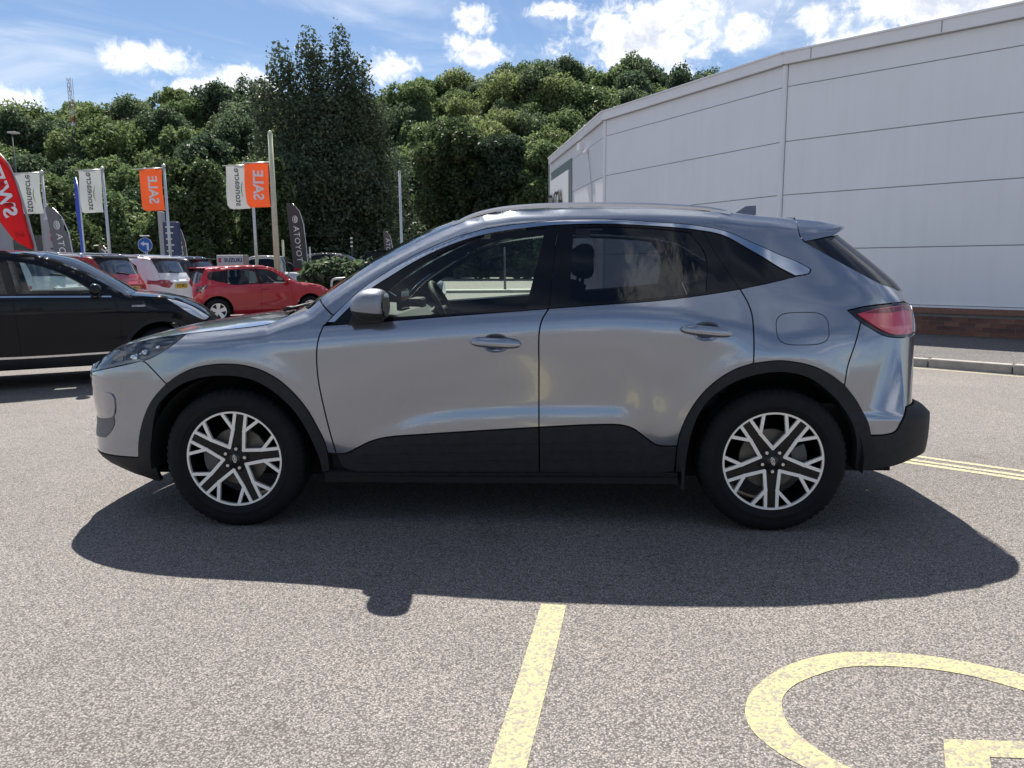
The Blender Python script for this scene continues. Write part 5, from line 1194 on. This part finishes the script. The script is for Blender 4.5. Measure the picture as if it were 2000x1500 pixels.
blk = dict(xn=[(.2,-.60),(.35,-.70),(.55,-.72),(.7,-.70),(.8,-.64),(.95,-.5),(1.6,-.3)], xt=[(.2,3.1),(.4,3.32),(.6,3.36),(.9,3.34),(1.1,3.3),(1.3,3.2),(1.6,3.0)], ymax=.915, zw=.93, tum=.42, wb=2.588, shoulder=bsh, tail=[(3.6,1.10),(3.6,.28)], nose=[(-1.1,.28),(-1.1,.75)], bot=.23,
    wins=[([(.66,1.05),(.78,1.15),(1.0,1.285),(1.2,1.372),(1.47,1.425)], [(1.47,1.425),(1.40,1.06)], [(1.40,1.06),(1.0,1.052),(.66,1.05)]), ([(1.56,1.435),(1.9,1.44),(2.2,1.41),(2.35,1.36)], [(2.35,1.36),(2.40,1.12),(2.30,1.075)], [(2.30,1.075),(1.49,1.062)], [(1.49,1.062),(1.56,1.435)])],
    tops=[('bonnet', [(-.60,.70,-.68,.72),(-.47,.81,-.56,.84),(-.30,.905,-.42,.935),(-.12,.968,-.22,1.0),(.1,.995,0,1.035),(.30,1.015,.2,1.06)], 'paint', 3), ('windscreen', [(.30,1.015,.2,1.06),(.40,1.05,.28,1.11),(.62,1.19,.5,1.26),(.90,1.345,.8,1.43),(1.15,1.445,1.1,1.51)], 'glass', 2.6), ('roof', [(1.15,1.445,1.1,1.51),(1.4,1.49,1.4,1.535),(1.8,1.505,1.8,1.54),(2.3,1.48,2.3,1.52),(2.7,1.42,2.75,1.46)], 'paint', 2.6), ('rear_window', [(2.7,1.42,2.75,1.46),(2.95,1.32,3.05,1.34),(3.2,1.10,3.3,1.10)], 'dark', 4)],
    mirror=(.66, 1.06), mirror_mat=GLB, handles=[(1.28,.895),(2.2,.91)], handle_mat=pm if False else BLK, lines=[[(1.42,.25),(1.42,.6),(1.44,1.0)], [(.46,.40),(.42,.7),(.47,.99)]], cabin=.30, extra=bextra, seat_mat=varied('grey_cloth', (.16, .17, .17), .2, 30, .9))
build_car('black_crossover', 'glossy black crossover with bright sill strip entering from the left edge', (-4.50, 9.76, 0), math.pi+R(28), blk, BLK, [CLEAR(), DARKG])
# ---- red hatchback, nose away to the right
hsh = [(-.70,.74),(-.55,.82),(-.3,.90),(0,.95),(.25,.98),(.36,1.02),(.60,1.18),(.85,1.33),(1.1,1.415),(1.5,1.435),(2.0,1.42),(2.45,1.385),(2.62,1.35),(2.72,1.20),(2.82,1.02)]
def hextra(t, B, pm):
    for sd in (-1, 1):
        pts = [(2.62,.99),(2.70,1.01),(rear_x(B,.78,1.0),1.0),(rear_x(B,.62,.95),.95),(rear_x(B,.60,.80),.80),(rear_x(B,.74,.78),.78),(2.72,.86)]
        panel('tail_lamp', B, pts, pmat('smoked_lamp', (.10, .03, .035), .08, 0, 1), t, sd, off=.006, gap=0, sp=.03)
        pts = [(2.66,.985),(rear_x(B,.74,.97),.97),(rear_x(B,.70,.86),.86),(2.74,.90)]
        panel('lamp_glass', B, pts, pmat('lamp_grey', (.45, .47, .5), .1, .3, 1), t, sd, off=.010, gap=0, sp=.03)
    MB().bbox((2.60, -.56, 1.385), (2.84, .56, 1.415), .012).build('spoiler', pm, t)
    xr = float(B.xt(.62)); plate(t, xr-.004, .62, 'YL21 SWF', pm)
    sp_ = MB(); tv, tf = text_mesh('S', .11, .004); sp_.add([(float(B.xt(.90))+.003, v.x, .90+v.y) for v in tv], tf); sp_.build('tail_badge', CHROME(), t, fixn=False)
hat = dict(xn=[(.2,-.66),(.35,-.76),(.55,-.80),(.7,-.77),(.9,-.62),(1.5,-.3)], xt=[(.2,2.9),(.4,3.06),(.6,3.07),(.8,3.0),(1.0,2.93),(1.2,2.85),(1.5,2.75)], ymax=.865, zw=.86, tum=.36, wb=2.45, shoulder=hsh, tail=[(3.4,1.02),(3.4,.26)], nose=[(-1.1,.26),(-1.1,.70)], bot=.22, rim=.205,
    wins=[([(.62,1.0),(.82,1.20),(1.05,1.33),(1.36,1.365)], [(1.36,1.365),(1.30,.985)], [(1.30,.985),(.62,1.0)]), ([(1.44,1.368),(1.9,1.36),(2.12,1.345)], [(2.12,1.345),(2.18,1.02),(1.38,.985)], [(1.38,.985),(1.44,1.368)]), ([(2.18,1.335),(2.42,1.31)], [(2.42,1.31),(2.50,1.10),(2.25,1.03)], [(2.25,1.03),(2.18,1.335)])],
    tops=[('bonnet', [(-.70,.74,-.74,.76),(-.55,.82,-.66,.84),(-.3,.90,-.45,.93),(0,.95,-.1,.99),(.25,.98,.15,1.01)], 'paint', 3), ('windscreen', [(.25,.98,.15,1.01),(.36,1.02,.24,1.07),(.60,1.18,.48,1.25),(.85,1.33,.76,1.40),(1.1,1.415,1.05,1.46)], 'glass', 2.6), ('roof', [(1.1,1.415,1.05,1.46),(1.5,1.435,1.5,1.475),(2.0,1.42,2.0,1.46),(2.45,1.385,2.5,1.43),(2.62,1.35,2.72,1.40)], 'paint', 2.6), ('rear_window', [(2.62,1.35,2.72,1.40),(2.72,1.20,2.84,1.22),(2.82,1.02,2.93,1.01)], 'rglass', 4)],
    rglass=RW, mirror=(.62, 1.0), handles=[(1.22,.84)], handle_mat=RED2, patches=[('pillar_trim', lambda B: [(1.362,1.372),(1.438,1.375),(1.40,1.15),(1.378,.98),(1.302,.98),(1.33,1.15)], GLB, .004), ('pillar_trim', lambda B: [(2.122,1.352),(2.178,1.342),(2.21,1.20),(2.248,1.025),(2.182,1.015),(2.15,1.2)], GLB, .004), ('pillar_trim', lambda B: [(2.422,1.318),(2.56,1.29),(2.62,1.18),(2.60,1.10),(2.502,1.095),(2.46,1.2)], GLB, .004)], lines=[[(1.34,.25),(1.34,.6),(1.35,.97)], [(.50,.40),(.50,.7),(.55,.97)]], cabin=.25, extra=hextra)
HY = R(38); hx0, hy0 = -7.78, 19.6          # right rear corner
build_car('red_hatchback', 'red hatchback with its tail to the left, parked beyond the silver car bonnet', (-5.95, 21.55, -.10), math.pi+HY, hat, RED2, [TINT, TINT, GLB])
# ---- far parked cars
psh = [(-.85,.95),(-.6,1.06),(0,1.12),(.45,1.15),(.6,1.22),(.95,1.52),(1.25,1.70),(1.5,1.75),(2.0,1.75),(2.35,1.70),(2.5,1.5),(2.62,1.18),(2.75,1.16),(3.5,1.17),(4.3,1.18)]
def pextra(t, B, pm):
    MB().box((2.7, -.78, .75), (4.2, .78, .80)).build('load_bed', BLACKPLA(), t)
pick = dict(xn=[(.3,-.85),(.5,-.92),(.9,-.92),(1.1,-.8),(1.7,-.5)], xt=[(.3,4.3),(.6,4.38),(1.0,4.38),(1.3,4.36),(1.8,4.3)], ymax=.92, zw=1.08, tum=.30, wb=3.2, arch=.43, shoulder=psh, tail=[(4.6,1.18),(4.6,.45)], nose=[(-1.2,.4),(-1.2,.92)], bot=.40, rim=.22, cat='pickup truck',
    wins=[([(.85,1.22),(1.05,1.45),(1.3,1.62),(1.55,1.66)], [(1.55,1.66),(1.5,1.2)], [(1.5,1.2),(.85,1.22)]), ([(1.63,1.66),(2.1,1.65),(2.3,1.6)], [(2.3,1.6),(2.38,1.22),(1.58,1.2)], [(1.58,1.2),(1.63,1.66)])],
    tops=[('bonnet', [(-.85,.95,-.9,.97),(-.6,1.06,-.7,1.09),(0,1.12,-.1,1.16),(.45,1.15,.35,1.2)], 'paint', 3), ('windscreen', [(.45,1.15,.35,1.2),(.6,1.22,.48,1.28),(.95,1.52,.85,1.59),(1.25,1.70,1.2,1.76)], 'glass', 2.6), ('roof', [(1.25,1.70,1.2,1.76),(1.5,1.75,1.5,1.79),(2.0,1.75,2.0,1.79),(2.35,1.70,2.37,1.74)], 'paint', 2.6), ('rear_window', [(2.35,1.70,2.37,1.74),(2.5,1.5,2.55,1.5),(2.62,1.18,2.66,1.18)], 'dark', 4)], extra=pextra, mirror=(.8,1.24))
build_car('pickup_truck', 'pale silver pickup truck behind the flagpoles, nose to the left', (-11.1, 30.0, -.05), R(0), pick, SIL2, [GLB, GLB])
blk2 = dict(blk); blk2['extra'] = None; blk2['cabin'] = None; blk2['tops'] = [(a, b, 'dark' if c == 'glass' else c, d) for a, b, c, d in blk['tops']]
build_car('dark_crossover', 'dark crossover parked up behind the hedge with its nose to the right', (-6.25, 34.2, .35), math.pi+R(4), blk2, NAVY, [DARKG, GLB])
dpick = dict(pick); dpick['extra'] = pextra
build_car('dark_pickup', 'black pickup truck tail showing over the hedge left of the dark crossover', (-10.9+3.2, 36.4, .25), R(2), dpick, BLK, [GLB, GLB])

# ================================================================ flags, signs and small things
def cloth_mat(name, col, tr=.3):
    m = pmat(name, col, .75); m.node_tree.nodes['Principled BSDF'].inputs['Transmission Weight'].default_value = 0
    nt = m.node_tree; b = nt.nodes['Principled BSDF']; o = nt.nodes['Material Output']; t = nt.nodes.new('ShaderNodeBsdfTranslucent'); t.inputs[0].default_value = (*col, 1); mx = nt.nodes.new('ShaderNodeMixShader'); mx.inputs[0].default_value = tr
    nt.links.new(b.outputs[0], mx.inputs[1]); nt.links.new(t.outputs[0], mx.inputs[2]); nt.links.new(mx.outputs[0], o.inputs[0]); return m
F_WHITE = cloth_mat('flag_white', (.70, .71, .70), .45); F_ORANGE = cloth_mat('flag_orange', (.85, .27, .10), .5); F_RED = cloth_mat('flag_red', (.62, .035, .04), .5); F_GREY = cloth_mat('flag_grey', (.19, .19, .20), .2); F_CHAR = cloth_mat('flag_charcoal', (.075, .075, .085), .15); F_BLUE = cloth_mat('flag_blue', (.05, .12, .55), .4); F_TAUPE = cloth_mat('flag_taupe', (.16, .13, .12), .2)
INK_G = pmat('ink_grey', (.14, .15, .15), .7); INK_W = pmat('ink_white', (.80, .80, .80), .6); INK_GREEN = pmat('ink_green', (.20, .33, .13), .7); INK_R = pmat('ink_red', (.55, .03, .04), .6)
POLE = varied('pole_alloy', (.58, .59, .60), .08, 8, .35, metal=.5); CREAM = varied('pole_cream', (.55, .53, .38), .12, 5, .5)
def wavy(P, amp, ph): return lambda x, z: amp*math.sin(x*7+ph+z*1.3)+amp*.5*math.sin(z*5+ph*2+x*3)
def sheet(name, outline_xz, wave, mat, parent, origin, sp=.07, y0=0.):
    """cloth cut to an outline in the x-z plane, hanging in gentle waves"""
    P = np.array(outline_xz, float); lo, hi = P.min(0), P.max(0)
    gx, gz = np.meshgrid(np.arange(lo[0]+sp/2, hi[0], sp), np.arange(lo[1]+sp/2, hi[1], sp)); G = np.stack([gx.ravel(), gz.ravel()], 1); G = G[inside(G, P)]
    n = len(P); V2, _, T, _, _, _ = delaunay_2d_cdt([Vector(p) for p in np.vstack([P, G])], [(i, (i+1) % n) for i in range(n)], [], 0, 1e-6)
    V2 = np.array([v[:] for v in V2]); T = np.array([t for t in T if len(t) == 3]); T = T[inside(V2[T].mean(1), P)]
    k = len(V2); f = [(x-origin[0], wave(x, z)+y0, z-origin[2]) for x, z in V2]; b = [(x, y+.003, z) for x, y, z in f]
    return mk(name, f+b, [tuple(t) for t in T]+[tuple(i+k for i in t[::-1]) for t in T], mat, parent)
def lettering(name, txt, x, z, size, mat, parent, origin, wave, up=True, bold=.0, lean=0., squash=1.0, y0=-.006, spacing=1.0):
    """print on a flag seen from its back: reads upwards with the letters turned over"""
    tv, tf = text_mesh(txt, size, bold, 0, 'CENTER', spacing); V = []
    for v in tv:
        if up: px, pz = x+v.y*squash+lean*v.x, z+v.x
        else: px, pz = x+v.x, z+v.y*squash
        V.append((px-origin[0], wave(px, pz)+y0, pz-origin[2]))
    return mk(name, V, tf, mat, parent, smooth=False)
def flagpole(x, y, top, r, mat, label, cap=True):
    p = empty('flagpole', (x, y, 0), 0, label=label, cat='flagpole', group='flagpoles along the dealership')
    MB().tube([(0, 0, 0), (0, 0, top*.5), (0, 0, top)], [r*1.15, r, r*.8], 10).build('pole', mat, p, smooth=True)
    if cap: MB().lathe([(0, top+.09), (.04, top+.07), (.07, top+.03), (.06, top), (r*.8, top-.02)], 12, 'z').build('finial', mat, p, smooth=True)
    return p
def banner(x1, x0, zt, zb, y, kind, label, arm_x, ph, rd=.18):
    """hanging banner from a short arm; pole on its right"""
    o = (x1, y, zb); t = empty('banner_flag', o, 0, label=label, cat='flag', group='banner flags on the flagpoles'); w = wavy(None, .032, ph)
    sag = .03; pts = [(x0, zt), (x1, zt+.02)] + [(x1, zb+.02)]+[(x0+rd+.02, zb), (x0+rd*.5, zb+.03), (x0+rd*.15, zb+rd*.7)]
    P = []
    for i, p in enumerate(pts):
        q = pts[(i+1) % len(pts)]; n = max(1, int(math.dist(p, q)/.08)); P += [(p[0]+(q[0]-p[0])*k/n+.02*math.sin(3*(p[1]+(q[1]-p[1])*k/n)), p[1]+(q[1]-p[1])*k/n) for k in range(n)]
    m_ = F_WHITE if kind == 'white' else F_ORANGE
    c = sheet('cloth', P, w, m_, t, o)
    xc, zc = (x0+x1)/2+.02, (zt+zb)/2+.02
    if kind == 'white':
        lettering('lettering', 'stoneacre', xc-.02, zc, .305, INK_G, c, o, w, bold=.006); sw_ = MB()
        arcp = [(xc+.14-.05*math.sin(k/8*3.14), zc-.32+.5*k/8) for k in range(9)]; sw_.tube([(a-o[0], w(a, b)-.008, b-o[2]) for a, b in arcp], [.003+.012*math.sin(k/8*3.14) for k in range(9)], 5); sw_.build('swoosh', INK_GREEN, c, smooth=True)
    else: lettering('lettering', 'SALE', xc, zc, .42, INK_W, c, o, w, bold=.010, squash=1.0)
    q = MB(); q.tube([(x0-.08-o[0], 0, zt+.015-o[2]), (arm_x-o[0], 0, zt+.045-o[2])], .016, 6); q.build('arm', POLE if kind == 'white' else INK_R if False else POLE, t, smooth=True)
    for zz in (zt-.03, (zt+zb)/2+.08, zb+.04):
        q = MB(); q.tube([(x1-.01-o[0], 0, zz-o[2]), (arm_x-o[0], 0, zz+.01-o[2])], .009, 5); q.build('clip', POLE, t)
    return t
flagpole(-15.38, 26, 4.42, .050, POLE, 'slim white flagpole furthest left, beside the red feather flag'); banner(-15.46, -16.25, 4.39, 3.10, 26, 'white', 'white dealer banner flag at far left, next to the red feather flag', -15.38, .3)
flagpole(-13.38, 26, 4.52, .050, POLE, 'slim white flagpole right behind the blue feather flag'); banner(-13.46, -14.20, 4.47, 3.12, 26, 'white', 'white dealer banner flag partly behind the narrow blue flag', -13.38, 1.9, .05)
flagpole(-11.36, 26, 4.59, .050, POLE, 'slim white flagpole carrying the lone orange sale flag'); banner(-11.44, -12.17, 4.50, 3.16, 26, 'orange', 'lone orange sale banner flag above the blue arrow sign', -11.36, 3.1)
flagpole(-8.50, 26, 4.50, .050, POLE, 'slim white flagpole just left of the thick cream pole'); banner(-8.58, -9.36, 4.58, 3.20, 26, 'white', 'white dealer banner flag overlapped by an orange sale flag', -8.50, 4.0)
flagpole(-7.22, 24, 5.28, .085, CREAM, 'thick cream flagpole, tallest of all'); banner(-7.33, -8.06, 4.40, 3.10, 24, 'orange', 'orange sale banner flag on the thick cream pole', -7.22, 5.2)
def emblem(parent, o, w, x, z, r, mat):
    q = MB()
    def el(cx, cz, rx, rz, t): 
        pts = [(cx+rx*math.cos(a), cz+rz*math.sin(a)) for a in np.linspace(0, 2*math.pi, 25)]; q.tube([(a-o[0], w(a, b)-.010, b-o[2]) for a, b in pts], t, 5, caps=False)
    el(x, z, r*.72, r, r*.09); el(x, z, r*.25, r*.62, r*.08) ; el(x+r*.22, z, r*.30, r*.85, r*.08); q.build('emblem', mat, parent, smooth=True)
def feather(name, label, x, y, zb, zt, wd, mat, lean=0., words=None, tsize=.3, em=None, foot=None, rz=0, ph=0, pole_mat=None):
    """feather flag: pole on the right, rounded shoulder at the top"""
    o = (x, y, 0); t = empty(name, o, rz, label=label, cat='flag'); w = wavy(None, .02, ph); h = zt-zb
    L_ = lambda z: x+lean*(zb-z)
    left = [(L_(z)-wd*(1 if z > zb+.2 else .96), z) for z in np.linspace(zb, zt, 14)]
    sh = [(L_(zt)-wd*.72, zt-.01), (L_(zt)-wd*.42, zt-.10), (L_(zt)-wd*.18, zt-.30), (L_(zt)-wd*.04, zt-.62)]
    right = [(L_(z), z) for z in np.linspace(zt-.9, zb, 10)]
    c = sheet('cloth', left+sh+right, w, mat, t, o, .09)
    if words: lettering('lettering', words[0], L_((words[1]))-wd*.52, words[1], tsize, INK_W, c, o, w, lean=-lean, bold=words[2] if len(words) > 2 else 0, spacing=1.1)
    if em: emblem(c, o, w, L_(em)-wd*.52, em, wd*.22, INK_W)
    if foot: sheet('foot_band', [(L_(zb+foot)-wd*.98, zb+foot), (L_(zb)-wd*.96, zb+.005), (L_(zb)-.005, zb+.005), (L_(zb+foot)-.005, zb+foot)], w, F_RED, c, o, .1, -.008)
    q = MB(); q.tube([(lean*zb, .012, 0), (0, .012, zb), (lean*(zb-zt+.7), .012, zt-.7), (lean*(zb-zt)-wd*.15, .012, zt-.28), (lean*(zb-zt)-wd*.6, .012, zt-.02)], [.022, .02, .016, .012, .008], 7); q.build('pole', pole_mat or POLE, t, smooth=True)
    return t
feather('feather_flag', 'charcoal feather flag with white lettering and red foot beside the hedge', -6.78, 26, 1.16, 3.40, .50, F_CHAR, .06, ('TOYOTA', 2.05), .27, 2.86, .09, ph=1)
feather('feather_flag', 'mid-grey feather flag with white lettering between two white banner flags', -12.26, 22, .6, 3.02, .52, F_GREY, .10, ('TOYOTA', 1.70), .27, 2.52, ph=2)
feather('feather_flag', 'taupe feather flag beside the navy totem, partly hidden', -12.95+.55, 30, .5, 2.95, .42, F_TAUPE, .06, ('TOYOTA', 1.75), .27, None, ph=3)
feather('feather_flag', 'small taupe feather flag with red foot left of the windscreen pillar', -5.45, 36, 1.05, 2.90, .38, F_TAUPE, .02, ('TOYOTA', 1.95), .28, None, .30, ph=4)
feather('feather_flag', 'dark feather flag low behind the second white flagpole', -14.55, 28.5, .5, 2.15, .45, F_TAUPE, .04, ('GR', 1.75), .4, None, ph=4)
feather('feather_flag', 'narrow blue feather flag seen edge-on in front of a white banner', -9.85, 18, .6, 3.42, .55, F_BLUE, .02, None, rz=R(-55), ph=5)
# big red feather flag at the left edge
ro = (-8.70, 14, 0); t = empty('feather_flag', ro, 0, label='large red feather flag cut off by the left edge of the picture', cat='flag'); w = wavy(None, .05, .8)
DX = .17
rp = [(-9.75, 3.55), (-9.45, 3.50), (-9.20, 3.36), (-9.02, 3.12), (-8.92, 2.75), (-8.83, 2.3), (-8.73, 1.66), (-8.86, 1.72), (-9.05, 1.84), (-9.22, 2.05), (-9.5, 2.45), (-9.8, 2.9)]
rp = [(a+DX, b) for a, b in rp]; P = cr(rp+[rp[0]], .08)[:-1]; c = sheet('cloth', P, w, F_RED, t, ro, .08)
tv, tf = text_mesh('SWIFT', .36, .012, 0, 'CENTER', 1.02); V = []
for v in tv:
    a = math.atan2(1.30, -.36); px = -9.175+DX+v.x*math.cos(a)+v.y*math.sin(a)*.95; pz = 2.73+v.x*math.sin(a)-v.y*math.cos(a)*.95; V.append((px-ro[0], w(px, pz)-.008, pz))
mk('lettering', V, tf, INK_W, c, smooth=False)
tv, tf = text_mesh('S', .24, .008); mk('emblem', [(DX-8.93+v.y*.9-v.x*.25-ro[0], w(-8.93, 1.95)-.012, 1.95+v.x) for v in tv], tf, pmat('ink_pale', (.8, .55, .5), .6), c, smooth=False)
q = MB(); q.tube([(x_+DX, .03, z_) for x_, z_ in ((.14, 0), (-.01, 1.6), (-.12, 2.3), (-.22, 2.8), (-.34, 3.15), (-.55, 3.42))], [.03, .028, .024, .02, .016, .012], 8); q.build('pole', pmat('pole_grey', (.35, .35, .37), .5, .3), t, smooth=True)
# totems and boards
def totem(name, label, x0, x1, y, zt, mat, t=.22):
    e = empty(name, ((x0+x1)/2, y, 0), 0, label=label, cat='sign'); h = (x1-x0)/2
    MB().bbox((-h, -t/2, 0), (h, t/2, zt), .02).build('board', mat, e); return e, h
e, h = totem('totem_sign', 'navy totem sign with white lines and grey post behind the lone sale flagpole', -12.40, -11.86, 28, 2.92, pmat('totem_navy', (.03, .05, .14), .4))
MB().bbox((-h-.14, -.13, 0), (-h+.02, .13, 3.28), .02).build('post', pmat('totem_grey', (.36, .38, .42), .5), e)
for k in range(10):
    ww = .30-.10*((k*37) % 5)/5; MB().box((-h+.10, -.116, 2.72-.21*k), (-h+.10+ww, -.112, 2.76-.21*k)).build('sign_line', INK_W, e)
e, h = totem('totem_sign', 'grey totem sign with red emblem left of the mid-grey feather flag', -13.95, -13.45, 23.5, 2.78, pmat('totem_light', (.33, .33, .35), .5))
tv, tf = text_mesh('S', .5, .03); mk('emblem', [(v.x+.05, -.118, 2.28+v.y) for v in tv], tf, INK_R, e, smooth=False); MB().box((-.1, -.116, 1.88), (.2, -.112, 1.93)).build('sign_line', pmat('ink_navy', (.03, .04, .12), .5), e)
e, h = totem('totem_sign', 'tall plain grey totem post behind the red feather flag', -16.0, -15.65, 26.8, 3.3, pmat('totem_mid', (.28, .28, .31), .5))
e = empty('sign_board', (-8.60, 24, 0), 0, label='low white maker sign board behind the red hatchback roof', cat='sign')
MB().bbox((-.46, -.05, .5), (.36, .05, 1.68), .015).build('board', pmat('board_white', (.52, .52, .53), .5), e); MB().bbox((.37, -.03, .5), (.50, .05, 1.68), .01).build('side_board', pmat('board_beige', (.30, .28, .26), .6), e)
tv, tf = text_mesh('SUZUKI', .155, .006, 0, 'CENTER', 1.05); mk('lettering', [(v.x+.05, -.055, 1.52+v.y) for v in tv], tf, pmat('ink_navy', (.03, .04, .12), .5), e, smooth=False)
tv, tf = text_mesh('S', .17, .012); mk('emblem', [(v.x-.36, -.055, 1.52+v.y) for v in tv], tf, INK_R, e, smooth=False)
for xx in (-.4, .3): MB().box((xx-.03, -.02, 0), (xx+.03, .02, .5)).build('leg', POLE, e)
e = empty('direction_sign', (-10.30, 22, 0), 0, label='round blue road sign with a white left-turn arrow', cat='road sign')
MB().tube([(0, .03, 0), (0, .03, 2.1)], .035, 8).build('post', POLE, e, smooth=True)
q = MB().lathe([(0, -.012), (.195, -.012), (.20, 0), (.19, .012), (0, .012)], 36, c=(0, 0, 1.95)); q.build('disc', pmat('sign_blue', (.01, .12, .48), .35), e, autosmooth=40)
rg = MB().lathe([(.193, -.0145), (.204, -.0145), (.204, -.010)], 36, c=(0, 0, 1.95)).build('rim', INK_W, e)
ar = [(.10, 1.80), (.10, 2.01), (-.03, 2.01), (-.03, 2.055), (-.13, 1.985), (-.03, 1.915), (-.03, 1.955), (.045, 1.955), (.045, 1.80)]
MB().add([(x, -.016, z) for x, z in ar], [tuple(range(9))]).build('arrow', INK_W, e)
MB().bbox((-.12, -.06, 2.185), (.12, .05, 2.215), .01).build('lamp_bar', pmat('lamp_bar', (.75, .75, .75), .4), e)
# showroom at the far left
e = empty('showroom', (-19.75, 31, 0), R(33), label='grey showroom building at the far left behind the red flag', cat='building')
MB().bbox((-7, 0, 0), (0, 8, 5.30), .05).build('wall', varied('showroom_grey', (.30, .31, .34), .06, 2, .5), e)
gz = MB().box((.02, .4, 0), (2.0, 4, 2.65)).build('glazed_wing', pmat('dark_glazing', (.02, .03, .04), .06, 0, .5), e)
for k in range(4): MB().box((.04+.62*k, .36, 0), (.09+.62*k, .42, 2.7)).build('mullion', pmat('mullion', (.10, .11, .12), .4), e)
MB().box((.15, .2, .2), (.50, .34, 1.95)).build('blue_panel', pmat('blue_panel', (.06, .20, .55), .4), e)
# lamp columns
def column(name, label, x, y, top, r, mat, head=None):
    e = empty(name, (x, y, 0), 0, label=label, cat='lamp post'); MB().tube([(0, 0, 0), (0, 0, top*.3), (0, 0, top)], [r*1.3, r, r*.7], 8).build('column', mat, e, smooth=True)
    if head: MB().bbox((-.05, -.5, top-.02), (.55 if head > 0 else .05, .1, top+.08), .03).build('lamp_head', pmat('lamp_head', (.5, .5, .5), .4), e)
    return e
column('lamp_post', 'thin white pole standing in front of the dark trees above the windscreen', -5.60, 40, 6.05, .075, POLE)
column('street_lamp', 'slender dark street lamp with a pale head before the left wood', -36.2, 58, 11.0, .07, pmat('lamp_dark', (.06, .065, .07), .5, .3), 1)
column('marker_post', 'short white post in the far parking area left of the charcoal flag', -9.05, 31, 2.35, .055, CREAM)
column('marker_post', 'white post with narrow plate right of the charcoal feather flag', -8.25, 32, 2.1, .04, POLE)
e = column('signal_post', 'dark post with three pale plates above the dark crossover', -7.95, 39, 2.75, .035, pmat('lamp_dark', (.06, .065, .07), .5, .3))
for zz in (2.68, 2.48, 2.28): MB().bbox((-.06, -.06, zz-.03), (.06, -.03, zz+.03), .008).build('plate', INK_W, e)
# hoop barrier
q = MB(); q.tube(cr([(-.22, 0, 0), (-.22, 0, .80), (-.20, 0, .95), (-.13, 0, 1.0), (.5, 0, 1.03), (.57, 0, .96), (.58, 0, .8), (.58, 0, 0)], .05) if False else [(-.22, 0, 0), (-.22, 0, .85), (-.21, 0, .93), (-.17, 0, .98), (-.10, 0, 1.0), (.5, 0, 1.03), (.56, 0, 1.01), (.60, 0, .95), (.61, 0, .85), (.61, 0, 0)], .028, 8)
o = q.build('hoop_barrier', pmat('galvanised', (.50, .50, .50), .45, .5), None, smooth=True, label='pale metal hoop barrier by the hedge, just above the silver car bonnet', cat='barrier'); o.location = (-4.42, 20.0, 0)
# verge behind the barrier
MB().prism([(-16, 0), (-3.0, 0), (-3.2, .13), (-15.8, .13)], 23.2, 27.8).build('verge', varied('verge_grass', (.10, .10, .045), .35, 2, .95, bump=.4, bscale=30), None, kind='structure')
# island with a post, seen through the front window
MB().prism([(x, y) for x, y in ((-4.8, 37.4), (-3.2, 36.6), (3.0, 36.4), (3.4, 37.6), (2.4, 38.6), (-3.4, 38.4))], 0, .13, 'xy').build('traffic_island', KERB, None, kind='structure')
column('bollard_lamp', 'dark slim lamp column seen through the front side window', -.30, 37.6, 2.15, .05, pmat('lamp_dark', (.06, .065, .07), .5, .3))
# lattice mast on the hill
e = empty('lattice_mast', (-63.3, 116, 14), 0, label='small red and white lattice mast on the hilltop at left', cat='mast')
for k in range(6):
    m_ = pmat('mast_red', (.34, .10, .08), .7) if k % 2 == 0 else pmat('mast_white', (.5, .5, .5), .7); z0, z1 = 8+k*1.05, 9.05+k*1.05; q = MB()
    for sx in (-.25, .25):
        for sy in (-.25, .25): q.tube([(sx, sy, z0), (sx, sy, z1)], .035, 5)
    q.tube([(-.25, -.25, z0), (.25, -.25, z1)], .022, 5); q.tube([(.25, -.25, z0), (-.25, -.25, z1)], .035, 5); q.build('mast_section', m_, e, kind='stuff')
MB().tube([(0, 0, 0), (0, 0, 8.2)], .3, 6).build('mast_base', POLE, e)

# unseen pale building, added behind the camera to give the doors a reflection
e = empty('reflection_prop', (6, -44, 0), 0, label='unseen pale building behind the camera, added for the silver doors to reflect', cat='building')
MB().box((-26, -8, 0), (30, 0, 4.4)).build('wall', varied('reflection_prop_wall', (.45, .46, .47), .06, .5, .6), e)
MB().box((-26.3, -8.3, 4.4), (30.3, .3, 4.7)).build('roof', varied('reflection_prop_roof', (.30, .31, .33), .1, .5, .6), e)
for k in range(9): MB().box((-23+6*k, 0, .1), (-19.4+6*k, .06, 3.3)).build('prop_shutter', varied('prop_shutter_grey', (.20, .22, .25), .1, 1, .5), e)
